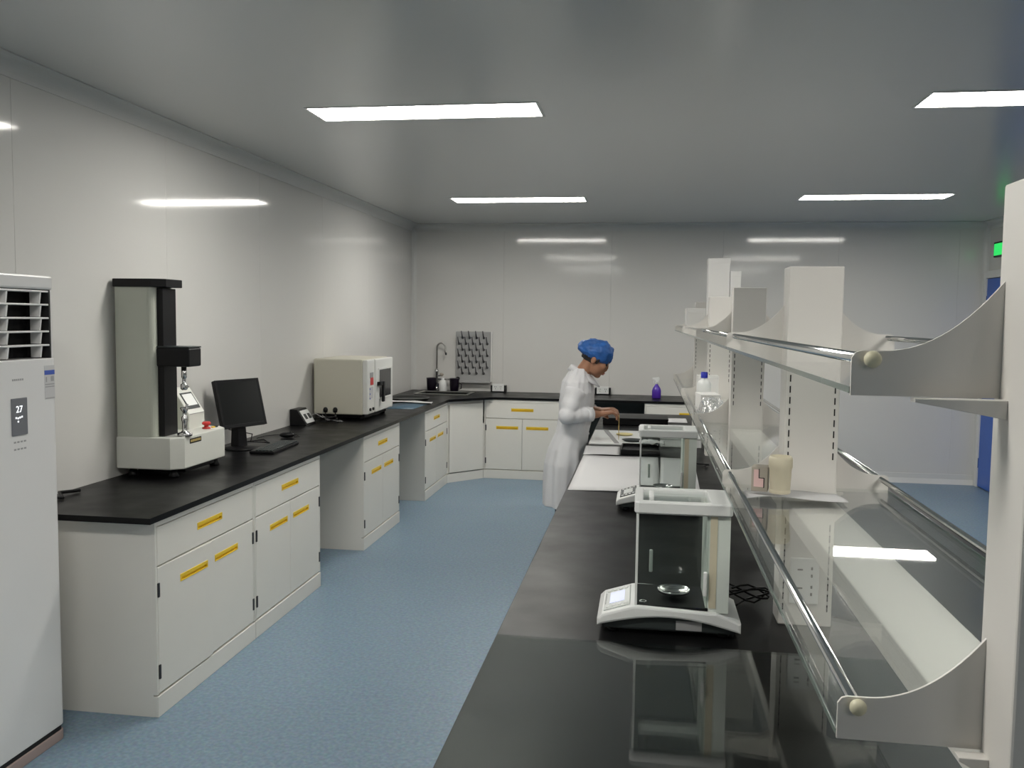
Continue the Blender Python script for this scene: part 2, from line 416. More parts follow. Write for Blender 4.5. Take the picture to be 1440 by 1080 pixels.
def lab_cabinet(label, loc, rz, W, depth=.60, drawer=True, doors=2, group='white base cabinets with yellow pulls', ajar=0.0):
    c = thing('base_cabinet', label, 'cabinet', loc, rz, group)
    t = .018; z_pl = .095; zd = .63
    body = MB()
    body.box(0, W, 0, depth, 0, HT, .001)
    body.build('body', M_CAB, c)
    bx('plinth', M_CAB, c, 0, W, -t-.004, .001, 0, z_pl-.006, .003)
    # corner stiles so that the doors sit in a frame
    st = .012
    for x0, x1 in ((0, st), (W-st, W)): bx('stile', M_CAB, c, x0, x1, -t, .001, z_pl, HT, .001)
    bx('top_rail', M_CAB, c, st, W-st, -t, .001, HT-.028, HT, .001)
    g = .003; hw, hh = .225, .026
    if drawer:
        dw, dh = W-2*st-2*g, HT-.028-g-(zd+g)
        d = pocket_panel(dw, dh, t, dw/2-hw/2, dw/2+hw/2, dh*.55-hh/2, dh*.55+hh/2).build('drawer', M_CAB, c, (st+g, -.0005, zd+g))
        pull(d, dw/2-hw/2, dw/2+hw/2, dh*.55-hh/2, dh*.55+hh/2, t)
    dz0, dz1 = z_pl+g, zd-g if drawer else HT-.03
    dwid = (W-2*st-(doors+1)*g)/doors; ht = dz1-dz0
    for k in range(doors):
        x0 = st+g+k*(dwid+g)
        if doors == 2: hc = dwid-.155 if k == 0 else .155
        else: hc = dwid/2
        if handles_for(doors):
            d = pocket_panel(dwid, ht, t, hc-hw/2, hc+hw/2, ht-.105, ht-.105+hh).build('door', M_CAB, c, (x0, -.0005, dz0))
            pull(d, hc-hw/2, hc+hw/2, ht-.105, ht-.105+hh, t)
        else:
            d = MB().box(0, dwid, -t, 0, 0, ht, .0025).build('door', M_CAB, c, (x0, -.0005, dz0))
        hxs = (-.002, .010) if k == 0 else (dwid-.010, dwid+.002)
        for z in (.06, ht-.125): bx('hinge', M_HINGE, d, hxs[0], hxs[1], -t-.005, -t+.002, z, z+.06, .002)
        if ajar and k == 0: d.rotation_euler = (0, 0, -ajar)
    return c
def handles_for(n): return n != 1
FX = -1.975
lab_cabinet('white base cabinet at the counter end beside the air conditioner, under the testing machine', (FX, 3.27, 0), PI/2, .915, ajar=.02)
lab_cabinet('white base cabinet below the monitor, next to the first knee space', (FX, 4.19, 0), PI/2, .915)
lab_cabinet('white base cabinet standing between the two knee spaces under the wall counter', (FX, 5.95, 0), PI/2, .915)
lab_cabinet('white base cabinet between the second knee space and the corner cabinet', (FX, 7.70, 0), PI/2, .90)
CABY = 8.985
# corner cabinet with a diagonal plain front
cc = thing('corner_cabinet', 'white corner base cabinet with plain diagonal front below the sink', 'cabinet', (FX, 8.61, 0))
A = (0.018, 0.0); B_ = (.325, .325+.03)
poly = [(-.6, 0), (A[0]-.01, 0), (B_[0]-.001, B_[1]+.008), (B_[0]-.001, 1.0), (-.6, 1.0)]
MB().prism(poly, 'z', .095, .575).build('body', M_CAB, cc)
MB().prism([(A[0]-.03, 0), (A[0]-.01, 0), (B_[0]-.012, B_[1]+.008), (B_[0]-.032, B_[1]+.008)], 'z', .575, HT).build('top_front', M_CAB, cc)
MB().prism([(-.6, 0), (A[0]+.004, 0), (B_[0], B_[1]-.002), (B_[0], 1.0), (-.6, 1.0)], 'z', 0, .089).build('plinth', M_CAB, cc)
dv = Vector((B_[0]-A[0], B_[1]-A[1])); ang = math.atan2(dv.y, dv.x); L = dv.length
d = MB().box(.02, L-.02, -.016, 0, 0, HT-.095-.04, .003).build('door', M_CAB, cc, (A[0]-.004, A[1]+.004, .10), rot=(0, 0, ang))
lab_cabinet('white double-door base cabinet against the back wall, between sink corner and the person', (-1.648, CABY, 0), 0, .80)
lab_cabinet('white base cabinet against the back wall below the purple spray bottle', (0.0, CABY, 0), 0, .92)
bx_back = MB().box(-.835, -.005, YB-.03, YB-.01, 0, HT, .001).build('knee_space_shade', M_DGREY)  # dark sheet standing in for the shade inside the knee space
tag(bx_back, 'dark sheet painted as shade at the back of the knee space under the back counter', 'panel')

# ------------------------------------------------------------------ wall counter (one continuous L-shaped worktop with cut-out for the sink)
cx0, cx1 = XL+.004, -1.935
sx0, sx1, sy0, sy1 = -2.40, -1.86, 9.06, 9.42     # sink opening
wt = MB()
def slab(x0, x1, y0, y1): wt.box(x0, x1, y0, y1, HT, .85)
slab(cx0, cx1, 3.2, 8.575)
wt.prism([(cx0, 8.575), (cx1, 8.575), (-1.55, 8.96), (-1.55, sy0), (cx0, sy0)], 'z', HT, .85)
slab(cx0, sx0, sy0, sy1); slab(sx1, -1.55, sy0, sy1); slab(cx0, -1.55, sy1, YB-.004)
slab(-1.55, .95, 8.96, YB-.004)
bmesh.ops.remove_doubles(wt.bm, verts=wt.bm.verts[:], dist=1e-4)
tag(wt.build('counter_worktop', M_TOP), 'long black L-shaped worktop running along the wall and the back of the room', 'worktop')
# sink
sk = thing('sink', 'black inset sink with thin pale rim in the counter corner', 'sink', ((sx0+sx1)/2, (sy0+sy1)/2, .85))
hw_, hd_ = (sx1-sx0)/2-.001, (sy1-sy0)/2-.001
s_ = MB(); tW = .012
s_.box(-hw_, hw_, -hd_, -hd_+tW, -.25, .002); s_.box(-hw_, hw_, hd_-tW, hd_, -.25, .002)
s_.box(-hw_, -hw_+tW, -hd_+tW, hd_-tW, -.25, .002); s_.box(hw_-tW, hw_, -hd_+tW, hd_-tW, -.25, .002); s_.box(-hw_, hw_, -hd_, hd_, -.262, -.25)
s_.build('basin', M_SINK, sk)
s_ = MB(); o_ = .02
s_.box(-hw_-o_, hw_+o_, -hd_-o_, -hd_+.01, .0005, .012, .003); s_.box(-hw_-o_, hw_+o_, hd_-.01, hd_+o_, .0005, .012, .003)
s_.box(-hw_-o_, -hw_+.01, -hd_+.01, hd_-.01, .0005, .012, .003); s_.box(hw_-.01, hw_+o_, -hd_+.01, hd_-.01, .0005, .012, .003)
s_.build('rim', M_BRUSH, sk)
MB().lathe([(0, 0), (.03, 0), (.034, .004), (.02, .006), (0, .004)], (0, 0, -.25)).build('drain', M_STEEL, sk)
# faucet
fa = thing('lab_faucet', 'tall gooseneck lab faucet with side taps behind the sink', 'faucet', (-2.31, 9.61, .85))
MB().lathe([(0, 0), (.032, 0), (.032, .012), (.02, .02), (.016, .06), (.016, .2), (.020, .205), (.020, .23), (.012, .24), (0, .24)]).build('base', M_STEEL, fa)
pts = [(0, 0, .22), (0, 0, .47)]+[(.05-.05*math.cos(a), -.01*math.sin(a), .47+.065*math.sin(a)) for a in [PI*i/10*.92 for i in range(1, 11)]]+[(.102, -.012, .44), (.106, -.014, .42)]
sp = MB().tube(pts, .0095, 10).build('spout', M_BRUSH, fa)
MB().tube([(.106, -.014, .425), (.108, -.014, .40)], [.012, .008], 10).build('nozzle', M_DGREY, sp)
for k, (dx, z) in enumerate(((.05, .17), (.235, .13))):
    tp = MB(); tp.tube([(0, 0, z), (dx, -.01, z)], .010, 8); tp.build('side_arm', M_STEEL, fa)
    MB().ball((dx+.008, -.012, z+.012), .022, sx=1.1, sz=.9).build('tap_knob', (M_TAUPE if k == 0 else M_BLACK), fa)
for k, (x, y) in enumerate(((-2.345, 9.505), (-2.085, 9.505))):
    c = thing('plastic_cup', ('black plastic cup below the gooseneck of the lab faucet', 'black plastic cup between the white bottle and the peg rack')[k], 'cup', (x, y, .85), 0, 'black cups behind the sink')
    MB().lathe([(0, 0), (.045, 0), (.055, .14), (.058, .145), (.055, .15), (.050, .145), (.042, .01), (0, .008)], n=20).build('cup_body', M_DPURP, c)
    tg = MB(); tg.tube([(.05, 0, .03), (.075, 0, .035), (.08, 0, .085), (.053, 0, .10)], .006, 6); tg.build('cup_handle', M_DPURP, c)
b = thing('white_bottle', 'white plastic bottle standing between two black cups at the sink', 'bottle', (-2.215, 9.505, .85))
MB().lathe([(0, 0), (.04, 0), (.045, .006), (.045, .10), (.03, .125), (.015, .132), (.015, .142), (0, .142)], n=20).build('bottle_body', M_PWHITE, b)
MB().lathe([(.017, .132), (.017, .15), (0, .151)], n=16).build('cap', M_PWHITE, b)

# peg drying rack on back wall
pr_ = thing('drying_rack', 'grey wall-mounted peg rack for drying glassware beside the sink', 'drying rack', (-1.905, YB, .955))
bd = MB(); bd.box(-.2, .2, -.028, -.006, 0, .56, .008); bd.build('board', M_PEG, pr_)
bx('side_edge', M_WHITE, pr_, .2, .215, -.045, -.004, 0, .56, .003)
bx('drip_tray', M_PEG, pr_, -.2, .2, -.075, -.028, -.012, .012, .004)
pm = MB(); pm.tube([(0, 0, 0), (0, -.035, .012), (0, -.085, .075)], [.0085, .0075, .006], 8); pm.lathe([(0, 0), (.014, 0), (.014, .006), (0, .006)], n=10, M=Matrix.Rotation(PI/2, 4, 'X'))
pme = pm.mesh('peg', M_PEGD)
for row in range(7):
    n = 4 if row % 2 == 0 else 5
    for k in range(n):
        x = -.2+(.08 if n == 4 else .04)+k*.08+.0
        obj('peg', pme, pr_, (x, -.028, .49-row*.066))
# wall sockets on the back counter
def wall_socket(label, x):
    s = thing('desk_socket', label, 'power socket', (x, YB-.02, .85))
    bx('box', M_BLACK, s, -.085, .085, -.09, -.002, .0, .075, .004)
    p = bx('face_plate', M_PWHITE, s, -.065, .065, -.096, -.089, .012, .095, .003)
    for dx in (-.03, .03):
        for (hx, hz) in ((-.008, .062), (.008, .062), (0, .04)): bx('socket_hole', M_MATTEBLK, p, dx+hx-.002, dx+hx+.002, -.097, -.0955, hz-.006, hz+.006, 0)
wall_socket('white double power socket on black box beside the drying rack', -1.605)
wall_socket('white double power socket on black box behind the person', -.455)
# spray bottle
s = thing('spray_bottle', 'purple spray bottle with white trigger on the back counter', 'spray bottle', (.118, 9.32, .85), PI)
MB().lathe([(0, 0), (.042, 0), (.047, .006), (.047, .08), (.04, .105), (.02, .135), (.014, .145), (.014, .155), (0, .155)], n=24).build('bottle_body', M_PURPLE, s)
hd = MB(); hd.lathe([(.016, .15), (.018, .152), (.018, .172), (.013, .178), (0, .178)], n=16)
hd.prism([(-.02, .178), (-.03, .205), (-.02, .222), (.045, .215), (.045, .196), (.02, .19), (.012, .178)], 'y', -.012, .012, .003); hd.build('spray_head', M_PWHITE, s)
MB().prism([(.022, .192), (.036, .18), (.034, .150), (.028, .150), (.028, .175), (.014, .186)], 'y', -.006, .006, .001).build('trigger', M_PWHITE, s)

# ------------------------------------------------------------------ floor-standing air conditioner (front faces +x)
ac = thing('air_conditioner', 'tall white floor-standing air conditioner with black louvred outlet at the counter end', 'air conditioner', (-2.22, 2.78, 0))
D_, hw2, H2 = .375, .28, 1.80
b = bmesh.new()
out = [(-D_, -hw2), (-.03, -hw2)]+arc(-.03, -hw2+.03, .03, -PI/2, 0, 6)[1:]+arc(-.03, hw2-.03, .03, 0, PI/2, 6)+[(-D_, hw2)]
def acp(name, m, z0, z1, sh=0, bev=.004): return MB().prism([(x-(sh if x > -D_ else 0), y*(1-sh*1.2)) for x, y in out], 'z', z0, z1, bev).build(name, m, ac)
acp('lower_panel', M_AC, .06, 1.492)
acp('top_cap', M_AC, 1.748, H2, 0, .008)
MB().prism([(x-.006, y*.99) for x, y in out], 'z', .035, .062).build('base_gap', M_MATTEBLK, ac)
acp('plinth', M_PINK, 0, .04)
# outlet box: open front
ob = MB()
ob.box(-D_, -.10, -hw2, hw2, 1.49, 1.75); ob.build('outlet_back', M_MATTEBLK, ac)
for y0, y1 in ((-hw2, -hw2+.028), (hw2-.028, hw2)): bx('outlet_cheek', M_AC, ac, -.10, -.012, y0, y1, 1.49, 1.75, .01)
for y0, y1 in ((-hw2+.026, -hw2+.035), (hw2-.035, hw2-.026)): bx('outlet_liner', M_MATTEBLK, ac, -.10, -.004, y0, y1, 1.492, 1.748, .001)
for z in (1.741, 1.692, 1.642, 1.592, 1.541):
    lv = bx('louver', M_AC, ac, -.045, -.004, -hw2+.035, hw2-.035, z-.0035, z+.0035, .002)
    for yy in (.205, .03, -.15): MB().prism([(-.05, -.045), (-.012, -.045), (-.006, -.003), (-.05, -.003)], 'y', yy-.004, yy+.004, .001).build('vane', M_AC, lv, (0, 0, z))
dp = bx('display', M_ACG, ac, -.001, .004, .025, .105, 1.222, 1.356, .002)
RX = (PI/2, 0, PI/2)
text('digits', '27', .034, M_DIGIT, dp, (.0045, .062, 1.315), RX)
for k, (y, z) in enumerate(((.045, 1.286), (.055, 1.284), (.065, 1.286), (.075, 1.288), (.055, 1.272))): bx('indicator', M_DIGIT, dp, .0035, .0048, y-.003, y+.003, z-.003, z+.003, 0)
for k in range(4):
    for z in (1.198, 1.172): bx('touch_key_print', M_GREYTXT, ac, -.0005, .0008, .035+k*.017, .046+k*.017, z-.003, z+.003, 0)
for k in range(6): bx('brand_print', M_GREYTXT, ac, -.0005, .0006, .035+k*.010, .042+k*.010, 1.418, 1.425, 0)
lb = bx('energy_label', M_PAPER, ac, -.0005, .0008, .205, .262, 1.338, 1.465, 0)
bx('label_band', M_LBLUE, lb, .0006, .0012, .205, .262, 1.430, 1.447, 0)
bx('label_mark', M_GREYTXT, lb, .0006, .0012, .240, .257, 1.405, 1.424, 0)
bx('label_mark', M_GREYTXT, lb, .0006, .0012, .212, .218, 1.403, 1.422, 0)
for z in (1.394, 1.385, 1.342): bx('label_line', M_GREYTXT, lb, .0006, .0012, .208, .259, z-.002, z+.002, 0)

# ------------------------------------------------------------------ universal testing machine (front faces +x), world coords relative to root
ut = thing('testing_machine', 'grey single-column material testing machine with black crosshead on the wall counter', 'testing machine', (-2.59, 4.0, .85))
# base block with chamfered front corners
o2 = [(0, 0), (.285, 0), (.335, .05), (.335, .47), (.29, .515), (0, .515)]
MB().prism(o2, 'z', .045, .205, .006).build('base_block', M_UTMW, ut)
for (x, y) in ((.05, .06), (.27, .06), (.05, .45), (.29, .44)): MB().lathe([(0, 0), (.022, 0), (.026, .008), (.02, .02), (.014, .046), (0, .046)], (x, y, 0), n=14).build('foot', M_BLACK, ut)
# column shell, rounded vertical edge at the front
o3 = [(.004, .004), (.175, .004)]+arc(.175, .034, .03, -PI/2, 0, 5)[1:]+[(.205, .05), (.205, .175), (.004, .175)]
MB().prism(o3, 'z', .205, .945, .002).build('column', M_UTM, ut)
bx('guide_slot', M_BLACK, ut, .19, .236, .04, .165, .207, .94, .003)
MB().prism([(-.002, -.004), (.20, -.004), (.262, .03), (.262, .18), (-.002, .18)], 'z', .945, .985, .003).build('top_cap', M_BLACK, ut)
bx('crosshead', M_BLACK, ut, .20, .375, .03, .155, .555, .648, .008)
bx('crosshead_plate', M_DGREY, ut, .20, .375, .03, .155, .648, .655, .002)
gx, gy = .315, .09
g1 = MB().lathe([(0, .556), (.013, .556), (.013, .50), (.009, .495), (.009, .47), (.017, .465), (.017, .442), (.010, .436), (0, .436)], (gx, gy, 0), n=16).build('upper_grip', M_STEEL, ut)
MB().tube([(gx, gy, .455), (gx+.034, gy-.02, .455)], .0045, 8).build('screw', M_STEEL, g1)
g2 = MB().lathe([(0, .206), (.036, .206), (.036, .22), (.018, .226), (.013, .235), (.013, .275), (.016, .285), (.016, .30), (.008, .31), (.010, .325), (.022, .345), (.020, .35), (.0, .345)], (gx, gy, 0), n=18).build('lower_grip', M_STEEL, ut)
MB().tube([(gx, gy, .33), (gx+.022, gy-.012, .365)], .006, 8).build('clamp_jaw', M_STEEL, g2)
# slanted control console
co = MB().prism([(.03, .205), (.205, .205), (.205, .285), (.12, .415), (.03, .415)], 'y', .335, .50, .004).build('control_console', M_UTMW, ut)
sl = math.atan2(.13, -.085)
n_ = Vector((.13, 0, .085)).normalized()
pc = Vector((.1625, .42, .35))+n_*.001
scr = MB().box(-.05, .05, -.06, .06, -.001, .002, .001).build('console_screen', M_DGREY, co, pc, rot=(0, math.atan2(n_.x, n_.z), 0))
MB().box(-.04, .03, -.05, .05, .0015, .0025).build('lit_display', M_PWHITE, scr)
bx('seam', M_GREYTXT, co, .2045, .2062, .34, .495, .283, .286, 0)
eb = MB().lathe([(0, .205), (.022, .205), (.022, .213), (.012, .216), (.012, .224), (.022, .228), (.024, .236), (.018, .243), (0, .245)], (.275, .385, 0), n=18).build('emergency_stop', M_RED, ut)
for k, (m_, dy) in enumerate(((M_YEL, .44), (M_GREEN, .47))):
    pb = MB().lathe([(0, .205), (.011, .205), (.011, .211), (0, .212)], (.285, dy, 0), n=14).build('push_button', M_YEL if k == 0 else M_DGREY, ut)
npl = bx('name_plate', M_MATTEBLK, ut, .334, .3365, .10, .215, .165, .19, .001)
for k in range(8): bx('plate_print', M_GOLD, npl, .3362, .3372, .108+k*.0128, .117+k*.0128, .172, .184, 0)
bx('underside_skirt', M_BLACK, ut, .05, .31, .10, .40, .02, .047, .004)

# ------------------------------------------------------------------ monitor, keyboard, mouse
mo = thing('computer_monitor', 'black computer monitor with dark screen on the wall counter', 'monitor', (-2.43, 5.03, .85), math.radians(-22))
# local: screen faces +x, width along y
MB().lathe([(0, 0), (.105, 0), (.11, .004), (.105, .012), (.04, .02), (0, .022)], n=28).build('stand_foot', M_BLACK, mo)
MB().prism([(-.055, .012), (.02, .012), (.0, .19), (-.045, .19)], 'y', -.035, .035, .006).build('stand_neck', M_BLACK, mo)
tilt = math.radians(-15)
sn = bpy.data.objects.new('screen_housing', None)
hs = MB(); hs.box(-.028, .0, -.172, .172, -.02, .275, .006); hs.box(-.055, -.027, -.12, .12, .03, .22, .015)
hs = hs.build('screen_housing', M_BLACK, mo, (.035, 0, .158), rot=(0, tilt, 0))
MB().box(.0005, .002, -.158, .158, .0, .262).build('screen', M_SCREEN, hs)
for y0, y1, z0, z1 in ((-.172, -.157, -.02, .275), (.157, .172, -.02, .275), (-.157, .157, .261, .275), (-.157, .157, -.02, .001)): bx('bezel', M_BLACK, hs, -.002, .004, y0, y1, z0, z1, .002)
kb = thing('keyboard', 'black computer keyboard lying in front of the monitor', 'keyboard', (-2.235, 5.08, .85), math.radians(3))
bx('keyboard_case', M_BLACK, kb, -.075, .075, -.22, .22, 0, .016, .005)
kk = MB().box(-.0085, .0085, -.0085, .0085, 0, .007, .0015, seg=1).mesh('key', M_DGREY)
for r_ in range(5):
    for k in range(20):
        if r_ == 0 and 4 <= k <= 9: continue
        obj('key', kk, kb, (.056-r_*.0215, -.205+k*.0216, .0158))
bx('space_bar', M_DGREY, kb, .047, .065, -.122, .0, .0158, .023, .002)
ms = thing('computer_mouse', 'black computer mouse on the counter beyond the keyboard', 'mouse', (-2.36, 5.56, .85), math.radians(20))
MB().ball((0, 0, .0195), .03, sx=1.7, sy=1.0, sz=.64).build('mouse_shell', M_BLACK, ms)
MB().cyl((.02, -.003, .034), (.02, .003, .034), .008, n=12).build('scroll_wheel', M_DGREY, ms)
MB().tube([(.045, 0, .006), (.08, .03, .004), (.06, .1, .004), (-.05, .15, .004), (-.15, .08, .004), (-.19, -.05, .006)], .0022, 6).build('mouse_cord', M_BLACK, ms)
vc = MB().tube([(-2.46, 4.93, .98), (-2.40, 5.12, .93), (-2.45, 5.2, .87), (-2.36, 5.28, .855), (-2.46, 5.42, .854), (-2.52, 5.3, .854)], .0035, 6).build('video_cable', M_BLACK)
vc.parent = mo; bpy.context.view_layer.update(); vc.matrix_parent_inverse = mo.matrix_world.inverted()

# socket with cables beside the oven
so = thing('tilted_socket', 'white power socket on a black wedge box at the wall beside the oven', 'power socket', (-2.53, 6.28, .85), 0)
MB().prism([(-.075, 0), (.06, 0), (-.02, .12), (-.075, .12)], 'y', -.09, .09, .003).build('wedge_box', M_BLACK, so)
nn = Vector((.12, 0, .08)).normalized()
fp = MB().box(-.055, .055, -.075, .075, 0, .007, .003).build('face_plate', M_PWHITE, so, (.02+nn.x*.001, 0, .06+nn.z*.001), rot=(0, math.atan2(nn.x, nn.z), 0))
for dy in (-.035, .035): MB().box(-.022, .022, dy-.022, dy+.022, .0065, .009, .002).build('outlet', M_DGREY, fp)
pts = []
for i in range(26):
    a = i*.62; pts.append((-2.40+.085*math.cos(a)*(1-.012*i), 6.42+.12*math.sin(a)*(1-.015*i), .857+.0022*i))
off = [(p[0]+2.53, p[1]-6.28, p[2]-.85) for p in pts]
MB().tube(off, .0045, 6).build('coiled_cord', M_BLACK, so)
MB().tube([(.01, .04, .05), (.07, .05, .08), (.15, .10, .025), (.23, .20, .006), (.20, .26, .005), (.11, .25, .005), (.08, .17, .05), (.06, .235, .08)], .0035, 6).build('grey_cord', M_GREYTXT, so)
for k, (x, y) in enumerate(((.08, .235), (.155, .245))):
    pl = MB(); pl.lathe([(0, 0), (.016, 0), (.020, .02), (.014, .035), (.006, .04), (0, .04)], (x, y, .07), n=12); pl.tube([(x, y, .075), (x+.01, y-.02, .04), (x+.03, y-.05, .012)], .004, 6)
    pl.build('plug', M_BLACK, so)

# ------------------------------------------------------------------ oven / incubator (front faces +x)
ov = thing('drying_oven', 'beige bench-top drying oven with windowed white door on the wall counter', 'oven', (-2.58, 6.6, .85))
W_, Dp, z0, z1 = .68, .40, .045, .48
MB().box(0, Dp, 0, W_, z0, z1, .012, seg=3).build('oven_body', M_OVEN, ov)
for (x, y) in ((.05, .06), (.37, .06), (.05, .62), (.37, .62)): MB().lathe([(0, 0), (.022, 0), (.02, .046), (0, .046)], (x, y, 0), n=12).build('foot', M_BLACK, ov)
bx('underframe', M_BLACK, ov, .05, .40, .05, .63, .015, .046, .004)
cp = bx('control_panel', M_OVENF, ov, Dp-.001, Dp+.04, .004, .185, z0+.004, z1-.004, .008, 3)
dr = bx('door', M_OVENF, ov, Dp+.002, Dp+.045, .195, W_-.002, z0+.004, z1-.004, .010, 3)
bx('window', M_OVGL, dr, Dp+.044, Dp+.0465, .285, .615, .16, .385, .003)
for (y0, y1, za, zb) in ((.27, .285, .145, .40), (.615, .63, .145, .40), (.285, .615, .385, .40), (.285, .615, .145, .16)): bx('window_frame', M_OVENF, dr, Dp+.043, Dp+.050, y0, y1, za, zb, .002)
h = MB(); h.box(Dp+.044, Dp+.075, .235, .345, .262, .292, .004); h.box(Dp+.06, Dp+.08, .305, .345, .125, .292, .005); h.build('door_handle', M_BLACK, dr)
bx('display_panel', M_GREYTXT, cp, Dp+.039, Dp+.042, .06, .15, .33, .375, .002)
bx('red_readout', M_RED, cp, Dp+.039, Dp+.043, .075, .150, .275, .335, .002)
bx('sticker', M_PAPER, cp, Dp+.039, Dp+.0412, .05, .15, .17, .26, 0)
for z in (.24, .20, .165): bx('panel_print', M_LBLUE, cp, Dp+.0405, Dp+.0418, .055, .075, z, z+.012, 0)
for y in (.06, .135): MB().cyl((Dp+.038, y, .085), (Dp+.052, y, .085), .012, n=12).build('switch', M_BLACK, cp)
# papers / pad by the sink
pd = MB().sheet(lambda u, v: (-2.33+.30*u, 7.55+.55*v, .8515), 2, 2, .0012).build('desk_pad', M_BLUEPAD)
tag(pd, 'dark blue sheet on the counter between oven and sink', 'sheet')
cl = MB().sheet(lambda u, v: (-2.42+.42*u, 8.06+.13*v+.03*math.sin(5*u), .8635+.010*math.sin(9*u+3*v)*math.sin(3*v)), 20, 6, .002).build('folded_cloth', M_PAPER)
tag(cl, 'strip of white cloth lying on the counter before the sink', 'cloth')
tray = thing('round_tray', 'dark round tray lying on the counter near the wall before the sink', 'tray', (-2.33, 8.48, .85))
MB().lathe([(0, 0), (.19, 0), (.215, .018), (.21, .02), (.188, .005), (0, .004)], n=36).build('tray_dish', M_SINK, tray)
tag(MB().tube([(-2.56, 3.24, .859), (-2.52, 3.32, .862), (-2.57, 3.40, .866), (-2.50, 3.46, .860), (-2.56, 3.52, .868), (-2.53, 3.62, .860)], .008, 6).build('power_lead', M_BLACK), 'short bunched black cord at the counter end behind the air conditioner', 'cable')

# ------------------------------------------------------------------ centre bench
BX0, BX1, BY0, BY1 = -.364, 1.236, .55, 7.72
be = thing('lab_bench', 'long island lab bench with black worktop standing in the middle of room', 'lab bench', (0, 0, 0))
MB().box(BX0, BX1, BY0, BY1, HT, .85, .002).build('worktop', M_TOP, be)
yy = BY0+.03
k = 0
while yy < BY1-.5:
    y1 = min(yy+.89, BY1-.03)
    if k not in (5, 6):
        u_ = bx('cabinet_unit', M_CAB, be, BX0+.06, BX1-.06, yy, y1-.004, .095, HT, .002)
        for s in (0, 1):
            xf = (BX0+.042, BX0+.06) if s == 0 else (BX1-.06, BX1-.042)
            bx('drawer_front', M_CAB, u_, *xf, yy+.012, y1-.016, .633, HT-.03, .002)
            ym = (yy+y1)/2
            for a, b_ in ((yy+.012, ym-.0015), (ym+.0015, y1-.016)): bx('door_front', M_CAB, u_, *xf, a, b_, .10, .627, .002)
            xo = (BX0+.039, BX0+.043) if s == 0 else (BX1-.043, BX1-.039)
            for (a, b_, z) in ((ym-.112, ym+.112, .715), (ym-.27, ym-.05, .535), (ym+.05, ym+.27, .535)): bx('yellow_pull', M_YEL, u_, *xo, a, b_, z, z+.026, .001)
    yy = y1; k += 1
bx('plinth', M_CAB, be, BX0+.045, BX1-.045, BY0+.03, BY0+.03+.89*5, 0, .095, .002)
bx('end_panel', M_CAB, be, BX0+.06, BX1-.06, BY1-.05, BY1-.03, 0, HT, .002)
bx('middle_panel', M_CAB, be, .42, .45, BY0+.03+.89*5, BY1-.05, 0, HT, .002)
gm = thing('glass_mat', 'clear glossy glass sheet laid over the bench end beside the rack end post', 'glass sheet', (0, 0, .8502))
MB().box(BX0+.004, .90, 1.06, 2.172, 0, .006, .0008).build('glass_sheet', M_MATG, gm)
MB().box(BX0+.004, .90, 2.1722, 2.1735, 0, .006).build('sheet_edge', M_CLEAR, gm)

# ------------------------------------------------------------------ reagent shelf rack on the bench
rk = thing('shelf_rack', 'double-sided white reagent rack with two tiers of glass shelves on the island bench', 'shelf rack', (0, 0, .85))
PX0, PX1 = .366, .504
PC = (PX0+PX1)/2
PYS = [.955, 2.445, 3.94, 5.43, 6.925]
TIP = .217
ZS = (1.206, 1.585)       # glass underside
def plate(z):
    top = z+.046; rise = .074
    left = [(TIP, z-.002), (TIP, top-.008), (TIP+.004, top-.002), (TIP+.010, top)]
    n = 14
    for i in range(n+1):
        t = i/n; left.append((TIP+.03+(PX0-TIP-.03)*t, top+rise*t**2.1))
    right = [(2*PC-x, zz) for x, zz in left][::-1]
    return left+right
slotm = MB()
for k in range(22):
    z = .90+k*.0292
    if 1.195 < z < 1.30 or z > 1.575: continue
    slotm.box(-.0016, .0016, -.0006, .0006, z-.009-.85, z+.009-.85)
slot_me = slotm.mesh('slot_column', M_MATTEBLK)
pdat = {}
for i, Yp in enumerate(PYS):
    po = bx('post', M_POST, rk, PX0, PX1, Yp-.045, Yp+.045, 0, 1.806-.85, .003)
    for sx in (PX0+.012, PX1-.012):
        tag(obj('slot_column', slot_me, po, (sx, Yp-.0452, 0)), kind='stuff'); tag(obj('slot_column', slot_me, po, (sx, Yp+.0452, 0)), kind='stuff')
    for z in ZS:
        pl = MB().prism([(x, zz-.85) for x, zz in plate(z)], 'y', Yp+.046, Yp+.049, .0006, seg=1) if False else MB().prism([(x, zz-.85) for x, zz in plate(z)], 'y', Yp+.028, Yp+.0315)
        pl.build('side_plate', M_POST, rk)
        for s in (-1, 1):
            al = .09 if z > 1.4 else .03; xa, xb = (PX0, PX0-al) if s < 0 else (PX1, PX1+al)
            MB().prism([(xa, z-.022-.85), (xa, z-.002-.85), (xb, z-.002-.85), (xb, z-.006-.85)], 'y', Yp+.005, Yp+.022, .001).build('shelf_arm', M_POST, rk)
    # socket strip on the posts facing along the bench
    sb = bx('socket_plate', M_PWHITE, po, PX0+.028, PX1-.036, Yp-.052, Yp-.044, .06, .185, .003)
    for zc in (.098, .148):
        for (dx, dz, a, b_) in ((-.012, .006, .007, .0022), (.018, .010, .0025, .004), (.018, -.010, .0025, .004)):
            bx('socket_hole', M_MATTEBLK, po, PC-.004+dx-a, PC-.004+dx+a, Yp-.0526, Yp-.0516, zc+dz-b_, zc+dz+b_, 0)
